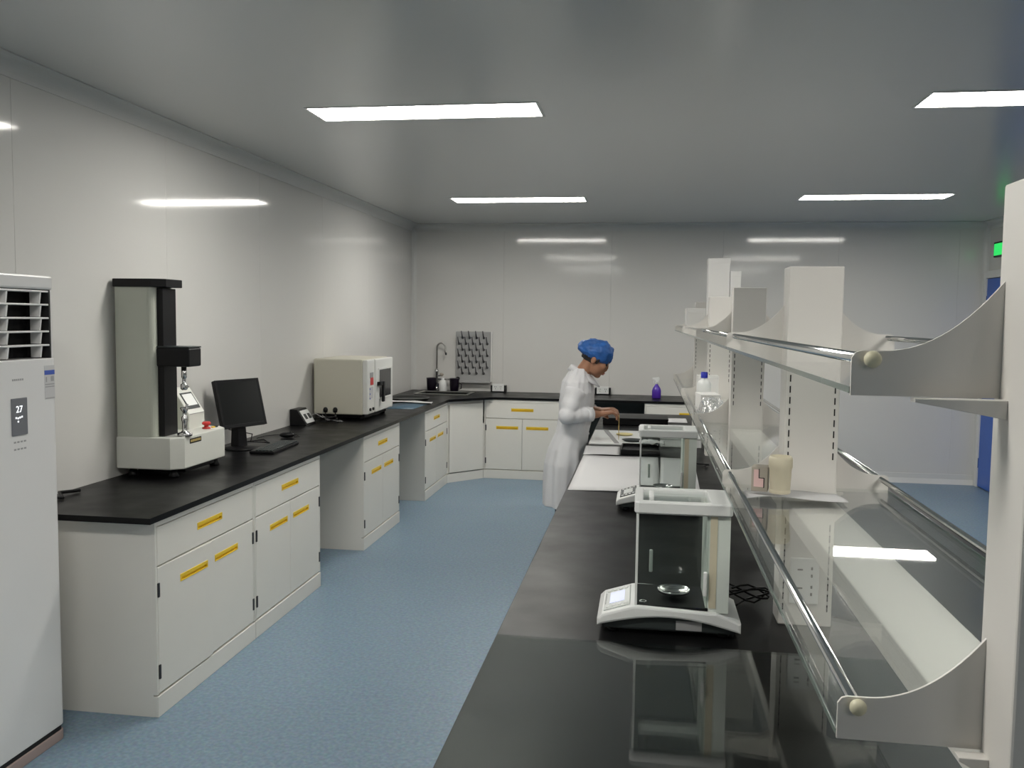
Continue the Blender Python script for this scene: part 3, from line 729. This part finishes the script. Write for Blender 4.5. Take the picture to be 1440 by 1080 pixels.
for i in range(4):
    y0, y1 = PYS[i]+.032, PYS[i+1]+.027
    for z in ZS:
        g = MB().box(TIP+.001, 2*PC-TIP-.001, y0+.001, y1-.001, z-.85, z+.007-.85).build('glass_shelf', M_GLASS, rk)
        for x0, x1 in ((TIP-.0005, TIP+.001), (2*PC-TIP-.001, 2*PC-TIP+.0005)): bx('glass_edge', M_GEDGE, g, x0, x1, y0+.001, y1-.001, z-.85, z+.007-.85, 0)
    bx('spine_beam', M_POST, rk, PX0+.004, PX1-.010, PYS[i]+.045, PYS[i+1]-.045, 1.150-.85, 1.198-.85, .003)
for z in ZS:
    for x in (TIP+.020, 2*PC-TIP-.020):
        MB().cyl((x, PYS[0]+.02, z+.036-.85), (x, PYS[-1]+.04, z+.036-.85), .0065, n=14).build('guard_rail', M_CHROME, rk)
        MB().ball((x, PYS[0]+.022, z+.037-.85), .0092, sy=.8).build('rail_knob', M_KNOB, rk)

# ------------------------------------------------------------------ things on the rack
ZL, ZU = ZS[0]+.0071, ZS[1]+.0071
tr = MB().sheet(lambda u, v: (.255+.245*u, 2.235+.135*v+.0*u, ZL+.002+.010*(1-v)**2*abs(math.sin(2.6*u+.4))+.003*math.sin(7*u+4*v)+.003), 24, 12, .0012).build('paper_sheet', M_PAPER)
tag(tr, 'curled white paper sheet lying on the lower glass shelf under the beige cup', 'paper')
cu = thing('beige_cup', 'beige ribbed plastic cup standing on paper on the lower glass shelf', 'cup', (.343, 2.285, ZL+.016))
MB().lathe([(0, 0), (.024, 0), (.025, .004), (.0275, .062), (.0295, .066), (.0295, .088), (.026, .094), (.0255, .094), (.022, .008), (0, .006)], n=28).build('cup_body', M_BEIGE, cu)
MB().lathe([(.0255, .0), (.0265, .003), (.0262, .008), (.0255, .010)], n=28).build('foot_ring', M_BEIGE, cu)
bo = thing('taupe_box', 'small taupe carton with pink label beside the beige cup', 'box', (.298, 2.315, ZL+.016), math.radians(-12))
bx('carton', M_TAUPE, bo, -.02, .02, -.025, .025, 0, .062, .001)
M_PNK = mat('label_pink', (.75, .52, .50), rough=.6)
lb = MB().prism([(-.014, .012), (.010, .012), (.010, .034), (-.002, .034), (-.002, .056), (-.014, .056)], 'y', -.0262, -.0252).build('pink_label', M_PNK, bo)
MB().prism([(.010, .010), (.0125, .010), (.0125, .036), (.0, .036), (.0, .058), (-.0025, .058), (-.0025, .0335), (.010, .0335)], 'y', -.0258, -.0251).build('label_border', M_MATTEBLK, lb)
# far shelf items
bt = thing('blue_cap_bottle', 'white plastic bottle with blue cap on the lower glass shelf', 'bottle', (.325, 5.02, ZL))
MB().lathe([(0, 0), (.036, 0), (.040, .005), (.040, .095), (.03, .115), (.016, .125), (.016, .14), (0, .14)], n=24).build('bottle_body', M_PWHITE, bt)
MB().lathe([(.019, .132), (.019, .162), (.016, .165), (0, .165)], n=18).build('cap', mat('cap_blue', (.02, .03, .40), rough=.35), bt)
c1 = thing('carton_box', 'white carton behind the blue-capped bottle on the lower glass shelf', 'box', (.36, 5.26, ZL))
bx('carton', M_WHITE, c1, -.06, .06, -.05, .05, 0, .13, .002); bx('lid_flap', M_WHITE, c1, -.061, .061, -.051, .051, .115, .132, .002)
c2 = thing('carton_box', 'low white carton near the rail of the lower glass shelf', 'box', (.32, 4.62, ZL), .1)
bx('carton', M_WHITE, c2, -.05, .05, -.09, .09, 0, .075, .002); bx('lid_flap', M_WHITE, c2, -.051, .051, -.091, .091, .06, .077, .002)
def bagfn(u, v):
    x = .25+.13*u; y = 4.05+.38*v
    e = min(u, 1-u, v, 1-v)
    h = .07*min(1, e*5)
    n = noise.noise(Vector((u*5, v*7, .3)))*.03+noise.noise(Vector((u*11, v*13, 1.7)))*.014
    return (x, y, ZL+.003+max(0, h+n*min(1, e*8)))
tag(MB().sheet(bagfn, 26, 34, .0008).build('plastic_bag', M_BAG), 'crumpled clear plastic bag on the lower glass shelf', 'bag')
for k, (x, y, wx, wy, h, lb_) in enumerate(((.435, 5.66, .065, .06, .455, 'tall white carton standing on the upper glass shelf'),
                                           (.535, 5.66, .032, .06, .375, 'narrow white carton leaning next to the tall one on the upper shelf'),
                                           (.315, 5.95, .06, .14, .15, 'wide low white carton on the upper glass shelf beside the guard rail'))):
    c = thing('carton_box', lb_, 'box', (x, y, ZU))
    bx('carton', M_WHITE, c, -wx, wx, -wy, wy, 0, h, .002); bx('lid_flap', M_WHITE, c, -wx-.001, wx+.001, -wy-.001, wy+.001, h-.03, h+.002, .002)

# ------------------------------------------------------------------ analytical balances (display faces -x)
def balance(label, loc, lit):
    t = thing('analytical_balance', label, 'balance', loc, 0, 'analytical balances on the island bench')
    # local x from -.18 (display) to .18 (rear), y -.105 .. .105
    x0, x1, hy = -.182, .182, .105
    lo = MB(); lo.box(x0+.012, x1-.012, -hy+.012, hy-.012, .012, .05, .006); lo.build('base_underside', M_DGREY, t)
    for (fx, fy) in ((-.14, -.07), (-.14, .07), (.14, -.07), (.14, .07)): MB().lathe([(0, 0), (.014, 0), (.016, .005), (.01, .013), (0, .013)], (fx, fy, 0), n=14).build('foot', M_BLACK, t)
    arch = [(x0, .022), (x0, .040), (x0+.012, .052), (-.095, .076), (-.075, .078), (.12, .070), (.16, .056), (x1, .046), (x1, .020)]
    under = [(x1-(x1-x0)*i/14, .020+.002*i/14+.030*math.sin(PI*i/14)) for i in range(1, 14)]
    MB().prism(arch+under, 'y', -hy, hy, .006).build('base_shell', M_PWHITE, t)
    # slanted display panel
    sl = math.atan2(.024, .075); px, pz = -.132, .0648
    dpn = MB().box(-.036, .036, -.085, .085, -.002, .0025, .002).build('display_panel', M_LCDG if lit else M_DGREY, t, (px, 0, pz), rot=(0, -sl, 0))
    MB().box(-.020, .020, -.045, .045, .0022, .0034).build('lcd', M_LCD if lit else M_LCDG, dpn)
    for k in range(4):
        for yk in (-.070, .062): MB().lathe([(0, .002), (.006, .002), (.005, .0042), (0, .0044)], (-.024+k*.016, yk, 0), n=12).build('key', M_PWHITE, dpn)
    for k in range(7): MB().box(-.033, -.030, -.04+k*.013, -.033+k*.013, .0022, .003).build('key_print', M_GREYTXT, dpn)
    bx('chamber_floor', M_BLACK, t, -.085, .10, -.092, .092, .070, .0785, .001)
    MB().lathe([(0, .079), (.012, .079), (.010, .086), (.028, .087), (.040, .089), (.043, .098), (.041, .0985), (.038, .0915), (0, .0905)], (.015, .0, 0), n=32).build('weighing_pan', M_STEEL, t)
    MB().lathe([(.010, .079), (.010, .0805), (.007, .081), (.007, .0792)], (-.065, -.062, 0), n=18).build('level_bubble', M_CHROME, t)
    # column at the rear
    MB().prism([(.098, -.092), (.150, -.092), (.150, .092), (.098, .092)], 'z', .066, .335, .004).build('rear_column', M_GREENW, t)
    MB().prism([(.100, -.0935), (.118, -.0935), (.118, -.091), (.100, -.091)], 'z', .08, .322).build('door_track', M_YPAPER if False else M_BEIGE, t)
    # chamber top frame: rounded ring
    zt0, zt1 = .318, .350
    f = MB()
    outer = [(-.080, -.102), (.146, -.102), (.153, -.098), (.155, -.092), (.155, .092), (.153, .098), (.146, .102), (-.080, .102), (-.088, .098), (-.092, .090), (-.092, -.090), (-.088, -.098)]
    inner = [(-.064, -.080), (.095, -.080), (.099, -.078), (.100, -.074), (.100, .074), (.099, .078), (.095, .080), (-.064, .080), (-.069, .078), (-.070, .074), (-.070, -.074), (-.069, -.078)]
    bq = bmesh.new(); e_ = .004
    def lv(P, z, k): return [bq.verts.new((x*(1-k)+.03*k, y*(1-k), z)) for x, y in P]
    seq = [lv(inner, zt0, 0), lv(outer, zt0, .03), lv(outer, zt0+e_, 0), lv(outer, zt1-e_, 0), lv(outer, zt1, .03), lv(inner, zt1, -.02), lv(inner, zt1-e_, 0)]
    for a_, b2 in zip(seq, seq[1:]+seq[:1]):
        for q in range(12): bq.faces.new([a_[q], a_[(q+1) % 12], b2[(q+1) % 12], b2[q]])
    bmesh.ops.recalc_face_normals(bq, faces=bq.faces[:]); f.merge(bq)
    f.build('top_frame', M_PWHITE, t)
    MB().box(-.071, .101, -.081, .081, .338, .3405).build('top_glass', M_CLEAR, t)
    bx('top_handle', M_PWHITE, t, -.055, -.042, -.045, .045, .3405, .352, .003)
    MB().box(-.084, -.0815, -.090, .090, .078, .320).build('front_glass', M_CLEAR, t)
    bx('front_edge', M_PWHITE, t, -.0865, -.0805, -.0945, -.0905, .070, .320, .001); bx('front_edge', M_PWHITE, t, -.0865, -.0805, .0905, .0945, .070, .320, .001)
    for s in (-1, 1):
        sg = MB().box(-.080, .097, s*.0925-.001, s*.0925+.001, .078, .322).build('side_glass', M_CLEAR, t)
        y0, y1 = sorted((s*.0936, s*.104))
        hx = .090 if s < 0 else -.045
        bx('door_handle', M_PWHITE, sg, hx-.005, hx+.005, y0, y1, .112, .175, .003)
    bx('chamber_back', M_GREENW, t, .092, .100, -.09, .09, .079, .32, .001)
    st_ = bx('spec_sticker', M_GREYTXT, t, .02, .085, -hy+.0108, -hy+.0122, .018, .042, 0)
    return t
balance('white analytical balance with lit display and glass draught shield beside the glass sheet', (.072, 2.345, .85), True)
balance('white analytical balance with grey display beside the spread white papers', (.070, 3.84, .85), False)
for k, (y, lab_) in enumerate(((2.52, 'tangled black power cable behind the balance with lit display'), (4.95, 'black power cable on the bench beside the white papers under the rack'))):
    pts = [(.262 if k == 0 else .33, y-.02, .859)]; rnd = random.Random(4+k)
    for i in range(14): pts.append((.30+.07*math.sin(i*1.3+k), y+.025+.035*math.cos(i*2.1), .857+(.05*abs(math.sin(i*.9)) if k == 0 else .012*abs(math.sin(i)))))
    # smooth
    P2 = []
    for i in range(len(pts)-1):
        a, b_ = Vector(pts[i]), Vector(pts[i+1]); P2 += [a, a*.67+b_*.33, a*.33+b_*.67]
    P3 = [P2[0]]+[(P2[i-1]+P2[i]*2+P2[i+1])/4 for i in range(1, len(P2)-1)]+[P2[-1]]
    tag(MB().tube(P3, .003, 6).build('power_cable', M_BLACK), lab_, 'cable')

# ------------------------------------------------------------------ papers and work things on the bench
def paper(label, c, w_, h_, rz, z=.8506, curl=.002, m=M_PAPER, name='paper_sheet'):
    cs, sn_ = math.cos(rz), math.sin(rz)
    def fn(u, v):
        x, y = (u-.5)*w_, (v-.5)*h_
        return (c[0]+cs*x-sn_*y, c[1]+sn_*x+cs*y, z+curl*(math.sin(3.1*u+2*v)**2)+curl*2*max(0, .15-v)*6*u)
    return tag(MB().sheet(fn, 10, 10, .0005).build(name, m), label, 'paper')
paper('large white paper sheet on the bench edge before the person', (-.135, 4.70, 0), .44, 1.10, .0)
paper('large white paper sheet lying behind the balance with grey display', (.185, 4.72, 0), .19, 1.05, -.02, .8515)
paper('smaller white paper sheet lying between large sheet and white board', (-.255, 5.44, 0), .215, .37, .02, .8545)
paper('white paper sheet at the bench end beside the long black case', (.16, 7.25, 0), .36, .32, .0)
bk = thing('black_tray', 'shallow black plastic tray on the bench beside small white sheet', 'tray', (-.02, 5.47, .8508))
MB().box(-.115, .115, -.14, .14, 0, .012, .003).build('tray_floor', M_BLACK, bk)
for (a, b_, c_, d_) in ((-.118, .118, -.145, -.138), (-.118, .118, .138, .145), (-.118, -.111, -.138, .138), (.111, .118, -.138, .138)): bx('tray_rim', M_BLACK, bk, a, b_, c_, d_, 0, .03, .002)
tk = MB().sheet(lambda u, v: (-.03+.16*u, 5.50+.12*v, .900+.016*noise.noise(Vector((u*5, v*4, 2)))+.012*math.sin(4*u)*math.sin(3*v)), 18, 14, .0015).build('tissue', M_PAPER)
tag(tk, 'crumpled white tissue lying over the black tray', 'tissue')
wb = thing('white_box', 'low white plastic box with lid on the bench beside the pale board', 'box', (.235, 5.80, .85))
MB().box(-.13, .13, -.10, .10, 0, .06, .006).build('box_body', M_PWHITE, wb); bx('box_lid', M_PWHITE, wb, -.134, .134, -.104, .104, .052, .066, .004)
tk = MB().sheet(lambda u, v: (.12+.20*u, 5.70+.16*v, .945+.022*noise.noise(Vector((u*5+3, v*4, 1)))+.010*math.sin(5*u)), 20, 14, .0015).build('tissue', M_PAPER)
tag(tk, 'crumpled white tissue lying on the low white box', 'tissue')
bd = thing('white_board', 'pale flat working board on the bench under the hands of the person', 'board', (-.19, 6.05, .8502))
bx('board_plate', M_PWHITE, bd, -.165, .165, -.33, .36, 0, .012, .003)
MB().prism([(-.10, .34), (-.07, .34), (.03, -.32), (.0, -.32)], 'z', .012, .016, .001).build('grey_strap', M_GREYTXT, bd)
ds = thing('dark_dish', 'dark oval dish on the pale working board', 'dish', (-.07, 5.84, .8625))
MB().lathe([(0, 0), (.05, 0), (.07, .012), (.068, .014), (.048, .004), (0, .003)], n=28, M=Matrix.Diagonal((1.1, .8, 1, 1))).build('dish_bowl', M_DGREY, ds)
yp = MB().lathe([(0, 0), (.052, 0), (.06, .008), (.058, .009), (.05, .002), (0, .002)], (-.135, 6.16, .8625), n=28, M=None).build('yellow_dish', M_YPAPER)
tag(yp, 'small shallow yellow dish under the hands of the person', 'dish')
rl = thing('paper_roll', 'white rolled towel lying across the pale working board', 'roll', (.06, 6.27, .8900), 0)
MB().cyl((-.10, 0, 0), (.10, 0, 0), .026, n=20).build('roll_body', M_PAPER, rl)
MB().cyl((-.101, 0, 0), (.101, 0, 0), .008, n=12).build('roll_core', M_GREYTXT, rl)
fb = thing('black_case', 'long black case lying across the bench end facing the back wall', 'case', (-.02, 6.95, .85))
bx('case_body', M_BLACK, fb, -.30, .20, -.12, .12, 0, .05, .006); bx('case_lid', M_BLACK, fb, -.303, .203, -.123, .123, .042, .056, .004)

# ------------------------------------------------------------------ person
def remesh(o, vox, smooth_it=2):
    me = o.data
    m = o.modifiers.new('r', 'REMESH'); m.mode = 'VOXEL'; m.voxel_size = vox; m.use_smooth_shade = True
    if smooth_it:
        s = o.modifiers.new('s', 'SMOOTH'); s.iterations = smooth_it; s.factor = .5
    dg = bpy.context.evaluated_depsgraph_get(); dg.update()
    ne = bpy.data.meshes.new_from_object(o.evaluated_get(dg))
    o.modifiers.clear(); o.data = ne
    for p in ne.polygons: p.use_smooth = True
    return o
PO = (-.505, 5.92, 0)
pe = thing('person', 'person in white lab coat and blue hair cap bending over the island bench', 'person', PO)
HC = Vector((.18, 0, 1.40)); tl = math.radians(30)
hf = Vector((math.cos(tl), 0, -math.sin(tl))); hu = Vector((math.sin(tl), 0, math.cos(tl))); hs_ = Vector((0, 1, 0))
HM = Matrix(((hf.x, hs_.x, hu.x, HC.x), (hf.y, hs_.y, hu.y, HC.y), (hf.z, hs_.z, hu.z, HC.z), (0, 0, 0, 1)))
def hp(f, s, u): return HM @ Vector((f, s, u))
bd = MB()
bd.ball((-.012, 0, .03), 1, sx=.094, sy=.073, sz=.088, n=32, M=HM)
bd.ball((.028, 0, -.03), 1, sx=.066, sy=.062, sz=.080, n=28, M=HM)
bd.ball((.055, 0, -.092), 1, sx=.026, sy=.026, sz=.020, n=20, M=HM)
bd.ball((.020, 0, -.075), 1, sx=.050, sy=.048, sz=.032, n=20, M=HM)
bd.ball((.070, 0, .020), 1, sx=.016, sy=.05, sz=.014, n=20, M=HM)          # brow
bd.loft([[hp(.082+.0*a, .006*math.cos(t), .010+.006*math.sin(t)) for t in [2*PI*k/10 for k in range(10)]] for a in (0,)]+
        [[hp(.094, .010*math.cos(t), -.012+.009*math.sin(t)) for t in [2*PI*k/10 for k in range(10)]],
         [hp(.100, .015*math.cos(t), -.031+.010*math.sin(t)) for t in [2*PI*k/10 for k in range(10)]],
         [hp(.085, .012*math.cos(t), -.040+.004*math.sin(t)) for t in [2*PI*k/10 for k in range(10)]]])
bd.ball((.084, 0, -.058), 1, sx=.012, sy=.022, sz=.006, n=14, M=HM); bd.ball((.081, 0, -.069), 1, sx=.011, sy=.019, sz=.006, n=14, M=HM)
for s in (-1, 1):
    bd.ball((-.012, s*.074, -.008), 1, sx=.018, sy=.009, sz=.031, n=14, M=HM)
    bd.ball((.062, s*.034, -.022), 1, sx=.022, sy=.022, sz=.022, n=14, M=HM)
bd.tube([(.045, 0, 1.22), (.075, 0, 1.29), (.125, 0, 1.36), (.15, 0, 1.40)], [.07, .052, .050, .052], 20)
def ell(c, a, b, z, n=28): return [(c+a*math.cos(2*PI*k/n), b*math.sin(2*PI*k/n), z) for k in range(n)]
bd.loft([ell(.0, .10, .15, .80), ell(.02, .09, .14, .95), ell(.04, .09, .15, 1.10), ell(.045, .08, .16, 1.20), ell(.05, .05, .10, 1.27)])
# arms (near side is -y), forearms and hands
def arm(s):
    S = Vector((.05, s*.135, 1.19)); E_ = Vector((.01, s*.215, 1.035))
    W_ = Vector((.205, s*.090-.005, 1.038 if s < 0 else 1.045)); K = Vector((.290, s*.040-.01, 1.048 if s < 0 else 1.062))
    bd.tube([S, (S+E_)/2, E_], [.036, .038, .034], 14); bd.ball(E_, .034)
    bd.tube([E_, E_*.6+W_*.4, W_], [.036, .036, .024], 14)
    d = (K-W_).normalized(); side = Vector((0, 0, 1)).cross(d).normalized(); up = d.cross(side)
    # palm
    rings = []
    for t, wd, th in ((0, .024, .020), (.3, .034, .017), (.7, .039, .015), (1, .037, .013)):
        c = W_+(K-W_)*t
        rings.append([c+side*wd*math.cos(a)+up*th*math.sin(a) for a in [2*PI*k/16 for k in range(16)]])
    bd.loft(rings)
    tip = Vector((.335, -.02+s*.012, .995))
    inner = -s   # thumb side towards the body centre/up
    for k, (off, ln, cur) in enumerate(((-.028, .072, .9), (-.010, .080, 1.0), (.009, .076, 1.15), (.027, .060, 1.35))):
        base = K+side*off*(-inner)-up*.002-d*.006
        a1 = cur*.35; p1 = base+(d*math.cos(a1)-up*math.sin(a1))*ln*.45
        a2 = cur*.95; p2 = p1+(d*math.cos(a2)-up*math.sin(a2))*ln*.32
        a3 = cur*1.5; p3 = p2+(d*math.cos(a3)-up*math.sin(a3))*ln*.25
        bd.tube([base, p1, p2, p3], [.0095, .0088, .0080, .0070], 10); bd.ball(p3, .0070, n=8); bd.ball(p1, .009, n=8); bd.ball(p2, .0082, n=8)
    tb = W_+(K-W_)*.35+side*.028*inner*-1*-1-up*.006
    t1 = tb+(d*.7+side*.6*inner-up*.5).normalized()*.038; t2 = t1+(d*.9-up*.55).normalized()*.032
    bd.tube([tb, t1, t2], [.012, .0105, .0085], 10); bd.ball(t1, .0105, n=8); bd.ball(t2, .0085, n=8)
arm(-1); arm(1)
for s in (-1, 1):
    bd.tube([(.0, s*.08, .84), (.0, s*.085, .50), (-.01, s*.085, .10)], [.085, .06, .042], 16)
body = bd.build('body', M_SKIN, pe)
remesh(body, .0042, 2)
body['label'] = 'bare face, neck, forearms and hands'
# eyes, brows, lips
for s in (-1, 1):
    MB().ball((.0745, s*.031, -.002), .0105, n=12, M=HM).build('eye', M_HAIR, pe)
    MB().tube([hp(.083, s*.014, .021), hp(.084, s*.03, .027), hp(.072, s*.048, .021)], [.0022, .003, .0018], 6).build('eyebrow', M_HAIR, pe)
lp = MB(); lp.ball((.0875, 0, -.0585), 1, sx=.011, sy=.021, sz=.0055, n=14, M=HM); lp.ball((.0845, 0, -.069), 1, sx=.0105, sy=.018, sz=.0055, n=14, M=HM); lp.build('lips', M_LIP, pe)
# hair visible below the cap
hr = MB(); hr.ball((-.026, 0, .022), 1, sx=.088, sy=.0775, sz=.082, n=28, M=HM)
for s in (-1, 1):
    hr.tube([hp(.018, s*.070, .03), hp(.016, s*.070, -.004), hp(.013, s*.067, -.026)], [.014, .010, .004], 8)
hr.tube([hp(-.065, 0, .0), hp(-.068, 0, -.040)], [.045, .030], 12)
hr.build('hair', M_HAIR, pe)
# cap: puffy bouffant with gathered band
bm_ = bmesh.new(); bmesh.ops.create_uvsphere(bm_, u_segments=64, v_segments=40, radius=1)
for v in bm_.verts:
    p = v.co.copy()
    back = max(0, -p.x)
    q = Vector((p.x*(.103 if p.x > 0 else .112)-.016-.030*back**2, p.y*.094, p.z*.088+.044-.030*back))
    n = noise.noise(Vector((p.x*3.2, p.y*3.2, p.z*3.2)))*.010+noise.noise(Vector((p.x*8, p.y*8, p.z*6)))*.005
    q += p*n
    if p.z < -.35:                                              # gather towards the band
        k = min(1, (-.35-p.z)/.65); q.x = q.x*(1-.14*k)-.003*k; q.y *= (1-.13*k); q.z = max(q.z, .000+.004*math.sin(30*math.atan2(p.y, p.x))+.010*p.x-.012)
    v.co = q
for f in bm_.faces: f.smooth = True
cp_ = MB(); cp_.merge(bm_, 0, HM @ Matrix.Rotation(math.radians(4), 4, 'Y')); cp_.build('hair_cap', M_CAPB, pe)
# lab coat: torso + sleeves remeshed to one surface
co = MB()
rg = []
for (z, c, a, b_) in ((.42, -.015, .150, .25), (.55, -.015, .150, .24), (.70, -.012, .147, .225), (.80, -.006, .128, .20), (.90, .022, .112, .180), (1.0, .044, .110, .168), (1.1, .050, .116, .178), (1.18, .052, .114, .186), (1.25, .054, .098, .172), (1.295, .058, .074, .115), (1.335, .064, .056, .064)):
    ring = []
    for k in range(72):
        t = 2*PI*k/72
        fold = (.012*math.sin(7*t+2.2*z)+.007*math.sin(13*t+1))*max(0, (.95-z)/.5) if z < .95 else .0045*math.sin(9*t+z*22)+.003*math.sin(17*t-z*35)
        ring.append((c+(a+fold)*math.cos(t), (b_+fold)*math.sin(t), z))
    rg.append(ring)
co.loft(rg)
for s in (-1, 1):
    S = Vector((.052, s*.150, 1.195)); E_ = Vector((.005, s*.220, 1.035)); W_ = Vector((.155, s*.118, 1.037))
    pts = []; rd = []
    for i in range(11):
        t = i/10; pts.append(S.lerp(E_, t)); rd.append(.070-.018*t+.003*math.sin(t*13))
    for i in range(1, 14):
        t = i/13; pts.append(E_.lerp(W_, t)); rd.append(.056-.012*t+.0042*math.sin(t*19+.6)*(1-t*.6))
    co.tube(pts, rd, 20); co.ball(E_, .058)
coat = co.build('lab_coat', M_COAT, pe); remesh(coat, .0055, 1)
for s in (-1, 1):
    W0, W1 = Vector((.125, s*.138, 1.037)), Vector((.160, s*.1145, 1.037))
    MB().tube([W0, W1], [.0475, .0465], 20).build('cuff', M_COAT, coat)
for sgn in (-1, 1):
    rings = []
    for i in range(17):
        t = i/16*math.radians(158); e = (1-math.cos(t))/2
        cx_, sy_ = -math.cos(t), sgn*math.sin(t)
        zc = 1.358-.088*e**1.3; xo = .070+.030*e
        drop = .036+.026*math.sin(min(1, e*1.02)*PI*.5)**2
        ri, ro = .056, .058+.030+.010*e
        rings.append([(xo+cx_*ri, sy_*ri, zc), (xo+cx_*(ri+.006), sy_*(ri+.006), zc+.003), (xo+cx_*ro+.018*e, sy_*ro, zc-drop+.004), (xo+cx_*(ro-.006)+.018*e, sy_*(ro-.006), zc-drop), (xo+cx_*(ri-.002), sy_*(ri-.002), zc-.03)])
    MB().loft(rings).build('collar', M_COAT, coat)
for k in range(4): MB().lathe([(0, 0), (.007, 0), (.007, .003), (0, .003)], n=12, M=Matrix.Translation((.160+(.004 if k == 0 else 0)-.012*max(0, k-1), 0, 1.15-k*.085)) @ Matrix.Rotation(PI/2, 4, 'Y')).build('button', M_PWHITE, coat)
for s in (-1, 1):
    tr_ = MB(); tr_.tube([(.0, s*.085, .82), (.0, s*.088, .50), (-.01, s*.088, .075)], [.098, .078, .062], 20); tr_.build('trousers', M_TROUS, pe)
    sh = MB(); sh.loft([[(x, s*.088+w_*math.cos(t), .002+h_*(math.sin(t)*.5+.5)) for t in [2*PI*k/14 for k in range(14)]] for x, w_, h_ in ((-.075, .02, .05), (-.06, .036, .085), (0, .042, .09), (.08, .046, .06), (.14, .042, .045), (.172, .02, .03))]); sh.build('shoe', M_SHOE, pe)
tw = thing('tweezers', 'brass-coloured tweezers held between the hands of the person', 'tweezers', (-.168, 5.895, .8635))
for s in (-1, 1): MB().tube([(0, s*.001+.010*s, 0), (.0, s*.012, .07), (0, s*.002, .165)], [.0016, .003, .003], 6).build('prong', M_WOOD, tw)
